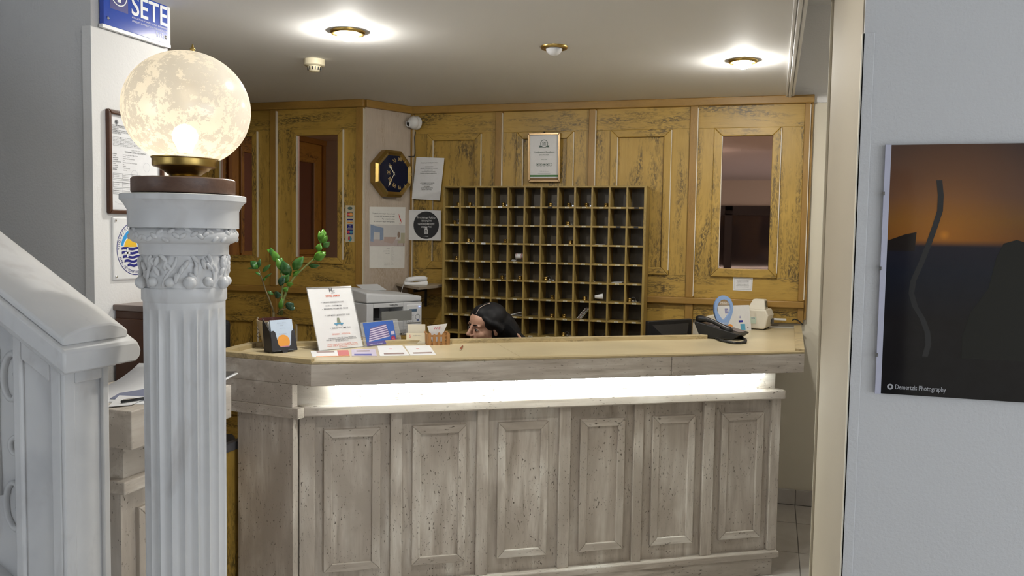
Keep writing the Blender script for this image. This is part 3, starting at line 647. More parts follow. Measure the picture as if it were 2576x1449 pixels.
for i in range(len(mb.v)): mb.v[i] = (mb.v[i][0], -.002+(mb.v[i][1]+.002)*.05, mb.v[i][2])
mb.build('red_swoosh', RED, t)
mb = MB(); text(mb, 'SAMOS', X(.86), Z(.715), .006, -.0016, res=1); mb.build('logo_text', RED, t)
t, q = sheet('small_notice', 'small white bordered card stuck below the bronze mirror', 'notice', [(1843.5,730), (1892,732.5), (1894,699), (1844.5,696.5)], 'back', off=.001)
cx_, cz_ = 0, 0; w_ = q[1][0]-q[0][0]; h_ = q[3][1]-q[0][1]
mb = MB()
for k in range(6): text(mb, ['Ο καταναλωτής δεν έχει υποχρέωση','να πληρώσει εάν δεν λάβει','το νόμιμο παραστατικό στοιχείο','consumer is not obliged to pay','if the notice of payment','has not been received'][k], 0, h_*.26-k*.0085, .0075, -.002, w=w_*(.66-.05*(k % 2)), res=1)
for a, b, c, d in ((-.44,.44,.40,.41), (-.44,.44,-.41,-.40), (-.44,-.435,-.4,.4), (.435,.44,-.4,.4)): rect(mb, a*w_, b*w_, c*h_, d*h_, -.002)
mb.build('printed_text', INK, t)
# ---- card sticker strip
t, q = sheet('card_sticker_strip', 'narrow strip of payment card stickers on the left wood wall', 'sticker', [(869.5,608), (891.5,609), (892.5,517), (870,516.5)], 'left', plain('sticker_beige', (.62,.55,.40), .5))
w_ = q[1][0]-q[0][0]; h_ = q[3][1]-q[0][1]; zc = lambda f: q[0][1]+h_*f
mb = disc(MB(), 0, zc(.92), .010, -.0018, 20, rx=.018); rect(mb, -.020, .020, zc(.69), zc(.81), -.0016); mb.build('dark_print', DGRN, t)
mb = disc(MB(), -.008, zc(.75), .012, -.0022, 20); disc(mb, -.009, zc(.27), .011, -.0022, 20); rect(mb, -.012, .0, zc(.05), zc(.14), -.0024); mb.build('red_print', RED, t)
mb = disc(MB(), .008, zc(.75), .012, -.0024, 20); rect(mb, -.020, .020, zc(.51), zc(.545), -.0018); mb.build('orange_print', ORG, t)
mb = MB(); rect(mb, -.020, .020, zc(.59), zc(.63), -.0016); rect(mb, -.020, .020, zc(.37), zc(.48), -.0016); rect(mb, -.020, .020, zc(.20), zc(.34), -.0014); mb.build('blue_print', NAVY, t)
mb = disc(MB(), .009, zc(.27), .011, -.0023, 20); disc(mb, 0, zc(.08), .017, -.0016, 20, rx=.014); mb.build('light_blue_print', plain('teal_print', (.06,.30,.42), .5), t)
mb = MB(); text(mb, 'VISA', 0, zc(.553), .010, -.002, res=1, bold=.02); text(mb, 'VISA', 0, zc(.43), .009, -.002, res=1); text(mb, 'Electron', 0, zc(.385), .007, -.002, res=1); text(mb, 'MasterCard', 0, zc(.738), .0065, -.0027, res=1); text(mb, 'Maestro', 0, zc(.262), .0065, -.0027, res=1); mb.build('white_print', WPRINT, t)
# ---- certificate
t, p, rz = onwall('framed_certificate', 'gold-framed certificate of excellence above the key rack', 'certificate', 1371.5, 397, 'back', .020)
FW, FH = .218, .318; rr = math.radians(2.2)
t.rotation_euler = (math.radians(4), -rr*.0, 0)
GF = plain('gold_frame', (.62,.42,.22), .28, .7); bars(t, -FW/2, FW/2, -FH/2, FH/2, .014, -.018, .0, GF, GF, 'frame_bar', .003)
box('backing', WHT, t, -FW/2+.01, FW/2-.01, -.006, 0, -FH/2+.01, FH/2-.01); box('mount', plain('brown_card', (.26,.15,.06), .6), t, -FW/2+.012, FW/2-.012, -.0065, -.0055, -FH/2+.012, -FH/2+.028)
MB().ell((0,-.004,FH/2+.004), (.006,.004,.004), 10, 6).build('hanger', BLK, t)
mb = disc(MB(), 0, .089, .026, -.0072, 36, .0225); mb.add([(-.036,-.0072,.066),(-.015,-.0072,.066),(-.015,-.0072,.076),(-.036,-.0072,.079),(-.030,-.0072,.0725)], [(0,1,2,3,4)]); mb.add([(.036,-.0072,.066),(.030,-.0072,.0725),(.036,-.0072,.079),(.015,-.0072,.076),(.015,-.0072,.066)], [(0,1,2,3,4)])
mb.build('badge', DGRN, t); mb = MB(); text(mb, 'Certificate of Excellence', 0, .031, .0135, -.0072, w=.140, bold=.015); text(mb, '2013 WINNER', 0, .013, .012, -.0072, w=.066); text(mb, 'Samos Hotel', 0, -.015, .008, -.0072, w=.038)
mb.build('title_lettering', DGRN, t); mb = MB(); disc(mb, -.006, .0955, .0062, -.0072, 20, .004); disc(mb, .006, .0955, .0062, -.0072, 20, .004); rect(mb, -.013, .013, .0795, .0825, -.0072)
mb.build('badge_emblem', DGRN, t); mb = MB(); mb.tube([(-.03+.0035*k, -.0072, -.091+.005*math.sin(k*1.9)*(1-.03*k)) for k in range(18)], .0004, 4); rect(mb, -.042, .042, -.1035, -.1025, -.0072); mb.build('signature', DGRN, t)
mb = MB()
for k in range(5):
    disc(mb, -.044+k*.022, -.046, .0105, -.0072, 24, .0088)
    if k < 4: disc(mb, -.044+k*.022, -.046, .0052, -.0072, 16)
mb.build('rating_rings', DGRN, t)
mb = MB(); rect(mb, -FW/2+.014, FW/2-.014, -.125, -.113, -.0070); mb.build('green_band', GRN, t)
# ---- security camera and its cable
t, p, rz = onwall('security_camera', 'white dome security camera high in the corner of the wood wall', 'camera', 1053, 311, 'back', .0)
t.rotation_euler = (0, 0, math.radians(-20)); t.location.y -= .026
MB().lathe([(.046,0),(.046,.012),(.042,.022),(.001,.023)], 28).build('base', WPL, t, 'auto').rotation_euler = (math.pi/2, 0, 0)
MB().ell((0,-.036,0), (.043,.036,.043), 28, 16).build('dome', WPL, t, True)
lens = Vector((-.012,-.060,-.010))
o = MB().lathe([(.001,0),(.022,0),(.022,.016),(.018,.018),(.017,.012),(.001,.012)], 24).build('lens_housing', WPL, t, 'auto'); o.location = lens; o.rotation_euler = (math.radians(105), 0, math.radians(-8))
o = MB().lathe([(.001,0),(.0145,0),(.0145,.005),(.0075,.006),(.001,.003)], 20).build('lens', BLK, t, 'auto'); o.location = lens+Vector((0,-.010,-.002)); o.rotation_euler = (math.radians(105), 0, math.radians(-8))
cpts = [aty(x, y, YB-.03) for x, y in ((1045,331),(1043,345),(1043.5,365),(1044,385),(1042.5,393),(1036,394.5),(1024,393))]
tag(MB().tube([Vector(c) for c in cpts], .0035, 7).build('camera_cable', BLK), 'thin black cable hanging below the security camera', 'cable')
# ---- pier wall: blue sign, licence, plaque
t, p, rz = onwall('blue_sign', 'glossy blue association sign with white letters at the top left', 'sign', 330, 45, 'pier', .006)
q = [lp(a, b, 'pier', p, rz) for a, b in ((247,61),(409,111))]
x0, x1 = q[0][0], q[1][0]; zb0 = (q[0][1]+q[1][1])/2-.0; W_ = x1-x0; Zt = zb0+.30
box('plate', plain('sign_blue', (.015,.07,.46), .16, coat=.6), t, x0, x1, -.018, 0, zb0, Zt, .001)
box('white_edge', WPL, t, x1, x1+.02, -.014, 0, zb0-.012, Zt); box('white_edge', WPL, t, x0-.004, x1+.02, -.016, 0, zb0-.012, zb0)
U = lambda f: x0+f*W_
mb = MB(); rect(mb, U(.09), U(.36), zb0+.062, zb0+.165, -.0186); mb.build('navy_square', NAVY, t)
mb = disc(MB(), U(.225), zb0+.118, .040, -.0192, 36, .036, rx=.040); rect(mb, U(.20), U(.25), zb0+.092, zb0+.145, -.0192); rect(mb, U(.165), U(.285), zb0+.112, zb0+.130, -.0192)
text(mb, 'SETE', U(.70), zb0+.066, .105, -.0192, w=W_*.58, res=4, bold=.012)
for k, (a, z_, wd, hh) in enumerate(((.42,.066,.09,.006), (.60,.066,.10,.006), (.75,.066,.07,.006), (.90,.066,.12,.006))): pass
text(mb, 'ASSOCIATION OF GREEK TOURIST ENTERPRISES', U(.70), zb0+.053, .0085, -.0192, w=W_*.57, res=1); text(mb, 'ΣΥΝΔΕΣΜΟΣ ΕΛΛΗΝΙΚΩΝ ΤΟΥΡΙΣΤΙΚΩΝ ΕΠΙΧΕΙΡΗΣΕΩΝ', U(.70), zb0+.040, .0085, -.0192, w=W_*.57, res=1)
text(mb, 'Μέλος', U(.90), zb0+.012, .030, -.0192, w=W_*.19, res=3, bold=.01); mb.build('white_lettering', WPRINT, t)
for f in (.06, .96): MB().ell((U(f), -.019, zb0+.024), (.006,.004,.006), 10, 6).build('screw', CHROME, t, True)
t, p, rz = onwall('framed_licence', 'brown-framed Greek operating licence with tables on the white pier', 'licence', 330, 410, 'pier', .002)
q0 = lp(262, 273, 'pier', p, rz); q1 = lp(262, 537, 'pier', p, rz); q2 = lp(404, 420, 'pier', p, rz)
x0, x1, z0, z1 = q0[0], q2[0], q1[1], q0[1]
bars(t, x0, x1, z0, z1, .016, -.018, 0, WB, WB, 'frame_bar', .004); box('document', WHT, t, x0+.013, x1-.013, -.006, -.001, z0+.013, z1-.013)
W_, H_ = x1-x0-.032, z1-z0-.032; X = lambda f: x0+.016+f*W_; Z = lambda f: z1-.016-f*H_
mb = MB(); yy = -.0068
disc(mb, X(.13), Z(.075), .0085, yy, 20, .0065); rect(mb, X(.10), X(.16), Z(.08), Z(.07), yy); rect(mb, X(.125), X(.135), Z(.095), Z(.055), yy)
for k, tx in enumerate(('ΕΛΛΗΝΙΚΗ ΔΗΜΟΚΡΑΤΙΑ','ΥΠΟΥΡΓΕΙΟ ΠΟΛΙΤΙΣΜΟΥ ΚΑΙ','ΤΟΥΡΙΣΜΟΥ','ΕΛΛΗΝΙΚΟΣ ΟΡΓΑΝΙΣΜΟΣ ΤΟΥΡΙΣΜΟΥ','ΠΕΡΙΦΕΡΕΙΑΚΗ ΥΠΗΡΕΣΙΑ ΤΟΥΡΙΣΜΟΥ','ΒΟΡΕΙΟΥ ΑΙΓΑΙΟΥ')): text(mb, tx, X(.05), Z(.115+.017*k), .0052, yy, res=1, align='LEFT', bold=.02)
for k in range(7): text(mb, ['Έχοντας υπόψη τις διατάξεις του νόμου','και τις αποφάσεις του Διοικητικού Συμβουλίου','τα δικαιολογητικά που υποβλήθηκαν'][k % 3], X(.05), Z(.235+.015*k), .0040, yy, w=W_*(.82 if k % 3 else .55), res=1, align='LEFT')
text(mb, 'Χ Ο Ρ Η Γ Ο Υ Μ Ε', X(.5), Z(.36), .006, yy, res=1); text(mb, 'ΤΟ ΕΙΔΙΚΟ ΣΗΜΑ ΛΕΙΤΟΥΡΓΙΑΣ', X(.5), Z(.385), .0075, yy, w=W_*.44, res=1, bold=.01)
for k, (a, b) in enumerate((('ΜΟΝΑΔΑ','Ξενοδοχείο Κλασικού Τύπου - Πόλης'),('ΤΙΤΛΟΣ','ΣΑΜΟΣ - SAMOS'),('ΙΔΙΟΚΤΗΤΗΣ','ΤΟΥΡΙΣΤΙΚΕΣ ΕΠΙΧΕΙΡΗΣΕΙΣ'),('ΤΗΛΕΦΩΝΟ','22730'),('ΕΚΜΕΤΑΛΛΕΥΤΗΣ','Ξενοδοχειακή Τουριστική Εταιρεία'),('Α.Φ.Μ.','094'),('ΤΑΧ. ΔΙΕΥΘ.','ΣΑΜΟΣ'),('ΚΑΤΗΓΟΡΙΑ','ΤΡΙΩΝ ΑΣΤΕΡΩΝ'),('ΔΙΑΡΚΕΙΑ','Αορίστου'))):
    text(mb, a, X(.05), Z(.415+.0205*k), .0045, yy, res=1, align='LEFT', bold=.02); text(mb, b, X(.24), Z(.415+.0205*k), .0045, yy, res=1, align='LEFT')
for zz in (.615, .67, .685, .71, .76, .775, .80, .835): rect(mb, X(.05), X(.97), Z(zz+.0012), Z(zz-.0012), yy)
for k in range(6):
    xx = .05+.184*k
    for a, b in ((.615,.67), (.70,.76), (.785,.835)): rect(mb, X(xx), X(xx+.004), Z(b), Z(a), yy)
for k in range(5):
    for zz in (.635, .652, .715, .735, .80, .82): text(mb, 'ΔΩΜΑΤΙΑ κλίνες', X(.06+.184*k), Z(zz), .0035, yy, res=1, align='LEFT')
text(mb, 'Σάμος', X(.08), Z(.925), .004, yy, res=1, align='LEFT'); text(mb, 'Ο ΠΡΟΪΣΤΑΜΕΝΟΣ', X(.14), Z(.945), .0045, yy, res=1, align='LEFT'); mb.build('typed_text', INK, t)
mb = disc(MB(), X(.47), Z(.615), .017, -.0072, 28, .0162); disc(mb, X(.72), Z(.52), .017, -.0072, 28, .0164); mb.build('round_stamps', plain('stamp_ink', (.42,.42,.48), .6), t)
t, p, rz = onwall('tourism_plaque', 'square white plaque with round blue and yellow tourism emblem', 'plaque', 335, 626, 'pier', .0)
q0 = lp(277, 545, 'pier', p, rz); q1 = lp(277, 706, 'pier', p, rz); x0, z1, z0 = q0[0], q0[1], q1[1]; H_ = z1-z0; x1 = x0+H_*1.0
box('plate', WPL, t, x0, x1, -.012, -.001, z0, z1, .006)
for a in (x0+.012, x1-.012):
    for b in (z0+.014, z1-.014): o = MB().lathe([(.0045,0),(.0045,.003),(.001,.004)], 12).build('screw', CHROME, t); o.location = (a, -.012, b); o.rotation_euler = (math.pi/2, 0, 0)
cx_, cz_ = x0+H_*.5, (z0+z1)/2; RR = H_*.43
mb = disc(MB(), cx_, cz_, RR, -.0125, 48, RR*.975); arctext(mb, 'ΥΠΟΥΡΓΕΙΟ ΤΟΥΡΙΣΜΟΥ', cx_, cz_, RR*.84, RR*.15, math.radians(185), math.radians(20)); arctext(mb, 'ΣΗΜΑ ΛΕΙΤΟΥΡΓΙΑΣ · AUTHORIZED', cx_, cz_, RR*.93, RR*.13, math.radians(200), math.radians(345), inward=True)
for i in range(len(mb.v)): mb.v[i] = (mb.v[i][0], -.0126, mb.v[i][2])
mb.build('blue_ring', NAVY, t)
ri = RR*.78
def sect(a0, a1, r, nn=20): return [(cx_+r*math.cos(a0+(a1-a0)*k/nn), cz_+r*math.sin(a0+(a1-a0)*k/nn)) for k in range(nn+1)]
MB().xprism(sect(math.radians(8), math.radians(172), ri), -.0128, -.012).build('sky_field', LBLUE, t)
scx, scz, sr = cx_-ri*.38, cz_+ri*.08, ri*.42
MB().xprism([(scx+sr*1.12*math.cos(k*math.pi/16), scz+sr*1.12*math.sin(k*math.pi/16)) for k in range(17)], -.0131, -.012).build('sun_halo', WPRINT, t)
MB().xprism([(scx+sr*math.cos(k*math.pi/16), scz+sr*math.sin(k*math.pi/16)) for k in range(17)], -.0134, -.012).build('sun', YEL, t)
mb = MB(); text(mb, 'EOT', cx_+ri*.28, cz_+ri*.32, ri*.42, -.0136, w=ri*.75, bold=.03); mb.build('white_letters', WPRINT, t)
mb = MB()
for k in range(5):
    zz = cz_+ri*.06-k*ri*.20; hw = math.sqrt(max(0, ri*ri-(zz-ri*.06-cz_)**2))*.97; N = 14
    pts = [(cx_-hw+2*hw*j/N, zz+ri*.035*math.sin(j*.95)) for j in range(N+1)]
    for (a, b), (c, d) in zip(pts, pts[1:]): mb.add([(a,-.013,b-ri*.12),(c,-.013,d-ri*.12),(c,-.013,d),(a,-.013,b)], [(0,1,2,3)])
mb.build('flag_stripes', NAVY, t)
mb = MB(); rect(mb, cx_-ri*.78, cx_-ri*.42, cz_-ri*.26, cz_-ri*.16, -.0138); rect(mb, cx_-ri*.64, cx_-ri*.54, cz_-ri*.42, cz_+ri*.02, -.0138); mb.build('flag_cross', WPRINT, t)
# ---- sunset photograph on the right wall
t, p, rz = onwall('sunset_photograph', 'large glossy dark sunset photograph with pale left edge on the right wall', 'picture', 2400, 685, 'right', .002)
q0 = lp(2238, 366, 'right', p, rz); q1 = lp(2203, 987, 'right', p, rz)
x0 = (q0[0]+q1[0])/2; z0, z1 = q1[1], q0[1]; W_ = .84; x1 = x0+W_; H_ = z1-z0; X = lambda f: x0+f*W_; Z = lambda f: z0+f*H_
def m_sunset():
    mt, nt, b = newmat('sunset_print'); tc = nt.nodes.new('ShaderNodeTexCoord'); sp = nt.nodes.new('ShaderNodeSeparateXYZ'); nt.links.new(tc.outputs['Object'], sp.inputs[0])
    mr = nd(nt, 'ShaderNodeMapRange'); nt.links.new(sp.outputs[2], mr.inputs[0]); mr.inputs[1].default_value = z0; mr.inputs[2].default_value = z1
    sky = ramp(nt, mr.outputs[0], [(.0,(.010,.009,.009)),(.30,(.012,.010,.010)),(.50,(.010,.012,.020)),(.60,(.016,.014,.022)),(.63,(.075,.030,.014)),(.70,(.085,.050,.020)),(.80,(.036,.036,.044)),(1,(.020,.022,.030))])
    mx = nd(nt, 'ShaderNodeVectorMath', _operation='DISTANCE'); nt.links.new(tc.outputs['Object'], mx.inputs[0]); mx.inputs[1].default_value = (X(.145), -.008, Z(.645))
    gl = ramp(nt, mx.outputs['Value'], [(0,(1,1,1)),(.012,(.55,.55,.55)),(.14,(.22,.22,.22)),(.30,(0,0,0))])
    up = ramp(nt, mr.outputs[0], [(.60,(0,0,0)),(.625,(1,1,1))]); ml = nd(nt, 'ShaderNodeMath', _operation='MULTIPLY'); nt.links.new(gl, ml.inputs[0]); nt.links.new(up, ml.inputs[1])
    col = mixc(nt, ml.outputs[0], sky, (.62,.22,.02)); n_ = noise(nt, tc.outputs['Object'], 22, 4); col = mixc(nt, .25, col, mixc(nt, n_, (.006,.006,.007), (.03,.03,.034)), 'ADD')
    nt.links.new(col, b.inputs['Base Color']); b.inputs['Roughness'].default_value = .06; b.inputs['Specular IOR Level'].default_value = .35; return mt
box('print', m_sunset(), t, x0+.006, x1, -.008, 0, z0, z1); box('pale_edge', plain('pale_lilac_edge', (.55,.55,.66), .4), t, x0-.006, x0+.006, -.009, 0, z0-.001, z1+.001)
mb = MB(); text(mb, 'Demertzis Photography', X(.042), Z(.022), .0155, -.0086, align='LEFT', w=.104, res=3, bold=.008); disc(mb, X(.03), Z(.03), .0066, -.0086, 20, .003); mb.build('caption', plain('grey_caption', (.42,.42,.44), .5), t)
arc = MB(); pts = [(.12,.86),(.125,.80),(.125,.74),(.115,.68),(.10,.60),(.085,.53),(.068,.46),(.065,.41),(.075,.36),(.095,.31),(.108,.26),(.112,.21),(.105,.16)]
for (a, b), (c, d) in zip(pts, pts[1:]): arc.add([(X(a),-.0084,Z(b)),(X(c),-.0084,Z(d)),(X(c+.014),-.0084,Z(d)),(X(a+.014),-.0084,Z(b))], [(0,1,2,3)])
arc.build('painted_arch_reflection', plain('reflection_grey', (.030,.030,.032), .08), t)  # reflection of an arch in the glossy picture, painted as a grey band
hl = MB(); hl.add([(X(0.008),-.0083,Z(.58)),(X(.075),-.0083,Z(.58)),(X(.078),-.0083,Z(.655)),(X(.05),-.0083,Z(.645)),(X(0.008),-.0083,Z(.62))], [(0,1,2,3,4)]); hl.build('headland', plain('print_dark', (.020,.015,.013), .06), t)
fg = MB(); fg.add([(X(a_),-.00835,Z(b_)) for a_, b_ in ((.20,.16),(.38,.16),(.40,.24),(.375,.34),(.365,.46),(.36,.56),(.345,.615),(.315,.63),(.285,.615),(.27,.56),(.255,.44),(.215,.34),(.20,.25))], [tuple(range(13))]); fg.build('seated_silhouette', plain('print_black', (.008,.009,.009), .06), t)
for f in (.15, .5, .8): box('clip', CHROME, t, x0-.009, x0-.004, -.011, 0, Z(f), Z(f)+.008)
# ---- small glass plate on the cream wall
t = thing('glass_plate', 'clear glass plate fixed to the cream wall right of the wood panelling', 'glass plate', aty(2090, 610, YB-.001), 0)
box('pane', plain('green_glass', (.75,.86,.76), .05, alpha=.22), t, -.035, .30, -.02, -.012, -.30, .30, .006)
for z_ in (-.26, .26): box('standoff', CHROME, t, -.02, -.008, -.012, 0, z_, z_+.012)
# ================================================================== ceiling
def downlight(px, py, R, on, label):
    c = atz(px, py, CE); t = thing('ceiling_downlight', label, 'ceiling light', c, 0, 'recessed ceiling lights')
    MB().lathe([(R,0),(R,-.006),(R*.93,-.012),(R*.80,-.013),(R*.70,-.006),(R*.66,0)], 40, cap=False).build('trim_ring', BRASS, t, True)
    pr = [(R*.62*math.cos(a), -.036*math.sin(a)-.006) for a in [k*math.pi/16 for k in range(8)]]+[(.0005,-.043)]
    bm = plain('lit_bulb', (1,1,1), .4, emit=(1,.975,.91), es=620) if on else plain('unlit_bulb', (.78,.78,.80), .25)
    MB().lathe(pr, 28).build('bulb', bm, t, True)
downlight(875, 79, .075, True, 'lit brass-ringed ceiling downlight above the left of the desk')
downlight(1394, 117, .062, False, 'unlit brass-ringed ceiling downlight in the middle')
downlight(1869, 152, .070, True, 'lit ceiling downlight near the right end of the ceiling')
for lx_, ly_, lb_ in ((-.75, 2.25, 'lit ceiling downlight over the lobby in front of the counter'),):
    t = thing('ceiling_downlight', lb_, 'ceiling light', (lx_, ly_, CE), 0, 'recessed ceiling lights')
    MB().lathe([(.075,0),(.075,-.006),(.07,-.012),(.06,-.013),(.052,-.006),(.05,0)], 40, cap=False).build('trim_ring', BRASS, t, True)
    MB().lathe([(.046*math.cos(a), -.036*math.sin(a)-.006) for a in [k*math.pi/16 for k in range(8)]]+[(.0005,-.043)], 28).build('bulb', plain('lobby_bulb', (1,1,1), .4, emit=(1,.975,.91), es=430), t, True)
t = thing('added_corridor_light', 'added unseen ceiling light brightening the corridor behind the right wall', 'ceiling light', (1.0, 4.4, CU))  # unseen light added to brighten the corridor wall
MB().lathe([(.11,0),(.11,-.02),(.10,-.03)], 32).build('base', WPL, t); MB().lathe([(.10*math.cos(a), -.03-.05*math.sin(a)) for a in [k*math.pi/16 for k in range(8)]]+[(.0005,-.08)], 28).build('shade', plain('added_light_shade', (1,1,1), .4, emit=(1,.9,.75), es=22), t, True)
c = atz(791, 150, CE); t = thing('smoke_detector', 'cream smoke detector on the ceiling left of the downlights', 'smoke detector', c)
MB().lathe([(.052,0),(.052,-.028),(.048,-.032),(.034,-.034),(.001,-.034)], 32).build('base', IVORY, t, 'auto')
MB().lathe([(.034,-.034),(.031,-.052),(.022,-.060),(.001,-.061)], 28).build('sensor_head', IVORY, t, 'auto')
sb = MB().box(.030, .0345, -.0022, .0022, -.054, -.038).mesh('slot'); sb.materials.append(BLK)
for k in range(14): o = link(bpy.data.objects.new('slot', sb), t); o.rotation_euler = (0, 0, 2*math.pi*k/14)
# ================================================================== marble column with globe lamp
LD = 2.05; PXM = LD/F_PX
cc = atd(465, 760, LD); PXF = (LD-.10)/F_PX; zc0 = EYE-(487-577)*(LD-.13)/F_PX
zz = lambda y: zc0-(y-487)*PXF
col = thing('marble_column', 'fluted white marble column with carved floral capital beside the stair', 'column', (cc[0], cc[1], 0))
rp = lambda px: px*PXM
def flute(r, z, a):
    t = abs(math.sin(a*10)); k = min(1, max(0, (zz(782)-z)/.012)); k *= min(1, max(0, (z-.27)/.012))
    return r-k*.012*(t**.7)
MB().lathe([(rp(97),.25),(rp(97),.262)]+[(rp(97),.262+(zz(784)-.262)*k/40) for k in range(1,41)]+[(rp(97),zz(778)),(rp(97),zz(766)),(rp(97),zz(758))], 200, mod=flute).build('shaft', MAR, col, 'auto')
MB().lathe([(rp(97),zz(764)),(rp(101),zz(758)),(rp(101),zz(731)),(rp(100),zz(727))], 64).build('necking', MAR, col, 'auto')
def bell(r, z, a): return r+.0022*math.sin(a*9+z*90)*math.sin(z*160)+.0016*math.sin(a*17-z*70)
MB().lathe([(rp(99)+.001*k/10, zz(728)+(zz(640)-zz(728))*k/14) for k in range(15)], 96, mod=bell).build('capital_bell', MAR, col, True)
MB().lathe([(rp(104),zz(642)),(rp(106),zz(638)),(rp(106),zz(618)),(rp(110),zz(612)),(rp(112),zz(608))], 64).build('capital_collar', MAR, col, 'auto')
# carved fruit, leaves and vines standing proud of the bell
car = MB(); rnd = random.Random(3)
for k in range(14):
    a = 2*math.pi*k/14+.1; zf = zz(712)+rnd.uniform(-.003,.003); R_0 = rp(100)
    car.ell((R_0*math.cos(a), R_0*math.sin(a), zf), (.012,.012,.012), 10, 7)
    if k % 3 == 0: car.ell(((R_0+.004)*math.cos(a), (R_0+.004)*math.sin(a), zf), (.015,.015,.015), 12, 8)
    for j in range(5):
        b = a+rnd.uniform(-.2,.2); zj = zz(rnd.uniform(648,700)); Mz = Matrix.Rotation(b, 3, 'Z') @ Matrix.Rotation(rnd.uniform(-.9,.9), 3, 'X')
        car.ell(((R_0+.003)*math.cos(b), (R_0+.003)*math.sin(b), zj), (.006,.0055,.013), 8, 6, Mz)
    pts = [((R_0+.002)*math.cos(a+.16*math.sin(s*3.2+k)), (R_0+.002)*math.sin(a+.16*math.sin(s*3.2+k)), zz(722)+(zz(646)-zz(722))*s) for s in [i/8 for i in range(9)]]
    car.tube(pts, [.0045,.004,.0045,.004,.004,.0045,.004,.0035,.003], 6)
car.build('carved_flowers', MAR, col, True)
wre = MB().torus((0,0,zz(592)), rp(108), rp(20), 96, 14); rnd = random.Random(5)
for k in range(60):
    a = 2*math.pi*k/60; s_ = 1 if k % 2 else -1; Rq = rp(108); ph = rnd.uniform(-.5,1.0)
    wre.ell(((Rq+rp(19)*math.cos(ph))*math.cos(a), (Rq+rp(19)*math.cos(ph))*math.sin(a), zz(592)+rp(19)*math.sin(ph)), (.0045,.011,.0055), 8, 5, Matrix.Rotation(a, 3, 'Z') @ Matrix.Rotation(.6*s_, 3, 'X'))
wre.build('leaf_wreath', MAR, col, True)
MB().lathe([(rp(118),zz(575)),(rp(131),zz(572)),(rp(131),zz(527)),(rp(133),zz(524)),(rp(136),zz(517)),(rp(142),zz(508)),(rp(146),zz(504)),(rp(148.5),zz(502)),(rp(148.5),zz(489)),(rp(146),zz(487)),(.002,zz(487))], 72).build('abacus', MAR, col, 'auto')
MB().lathe([(.115,.10),(.125,.12),(.125,.15),(.108,.17),(.104,.20),(.113,.215),(.113,.235),(.10,.25)], 64).build('base_moulding', MAR, col, 'auto')
box('plinth', MAR, col, -.14, .14, -.14, .14, 0, .10, .004)
lz = zc0+.004
lamp = thing('globe_lamp', 'lit frosted glass globe lamp with brass gallery on the marble column', 'lamp', (cc[0], cc[1], zc0), rot=(0, 0, YAW))
MB().lathe([(rp(72),.0),(rp(72),.003),(rp(70),.003)], 40).build('felt_pad', BLK, lamp)
MB().lathe([(rp(120),.003),(rp(122.5),.006),(rp(122.5),.036),(rp(119),.039),(.002,.039)], 72).build('wood_disc', WBD, lamp, 'auto')
gal = [(.030,.039),(.034,.041),(.031,.045),(.038,.049),(.042,.052),(.050,.057),(.055,.059),(.058,.063),(.066,.065),(.072,.067),(.0735,.070),(.0735,.084),(.0755,.086),(.0755,.089),(.070,.089)]
MB().lathe(gal, 64, c=(rp(3),0,0), mod=lambda r, z, a: r+(.0012*math.sin(a*36) if .071 < z < .083 else 0)).build('brass_gallery', BRASS, lamp, 'auto')
GR = rp(152); gz = .086+GR*.934*.86
gprof = []
for k in range(49):
    a = -math.asin(.86)+(math.pi/2+math.asin(.86))*k/48
    gprof.append((max(.0008, GR*math.cos(a)), GR*.934*math.sin(a)))
gb = MB().lathe(gprof, 72, cap=False).build('globe', m_globe(), lamp, True); gb.location = (rp(9), 0, gz)
fz = gz+GR*.934
MB().lathe([(.010,-.002),(.010,.001),(.004,.003),(.005,.006),(.0065,.009),(.004,.0115),(.0025,.014),(.0015,.019),(.0005,.0205)], 20, c=(rp(24),0,fz-.003)).build('finial', BRASS, lamp, True)
bp_ = gz-GR*.52
MB().lathe([(.006,-.03),(.016,-.025),(.020,-.012),(.028,.002),(.030,.016),(.024,.030),(.012,.039),(.0005,.042)], 24, c=(rp(4),0,bp_)).build('bulb', plain('warm_bulb', (1,1,1), .4, emit=(1,.82,.54), es=15), lamp, True)
MB().tube([(rp(4),0,.07), (rp(4),0,bp_-.026)], .012, 14).build('lamp_socket', BRASSD, lamp)
pl = bpy.data.lights.new('globe_light', 'POINT'); pl.energy = .17; pl.color = (1,.84,.60); pl.shadow_soft_size = .022
po = link(bpy.data.objects.new('globe_light', pl), lamp); po.location = (rp(4), 0, bp_+.070)
# ================================================================== marble stair balustrade
bal = thing('stair_balustrade', 'white marble stair balustrade with newel post and sloping cap at the left', 'balustrade', (-1.589, 1.60, 0))
SL = .60; X_ = -1.589; Yn = 1.60
def lx3(px, py, Y): q = aty(px, py, Y); return float(q[0]-X_), float(q[2])
NX0, NX1, NY0, NY1 = -.144, 0, 0, .132
zcap = float(aty(165, 945, 1.55)[2])            # underside of the cap at its lower end
xe = .052
def capz(x, add): return zcap-SL*(x-xe)+add
def slope_strip(nm, y0, y1, z0, z1, x0, x1, bev=.004, prof=None):
    mb = MB(); P2 = prof or [(y0,z0),(y1,z0),(y1,z1),(y0,z1)]; n = len(P2)
    vs = [(x0, y, capz(x0, z)) for y, z in P2]+[(x1, y, capz(x1, z)) for y, z in P2]
    mb.add(vs, [tuple(range(n)), tuple(range(2*n-1,n-1,-1))]+[((i+1)%n, i, n+i, n+(i+1)%n) for i in range(n)])
    return mb.build(nm, MAR, bal, 'auto', bevel=bev)
slope_strip('cap_lower', 0, 0, 0, 0, -1.9, xe, .006, [(-.05,0),(.180,0),(.196,.012),(.199,.030),(.188,.048),(.180,.053),(-.05,.053)])
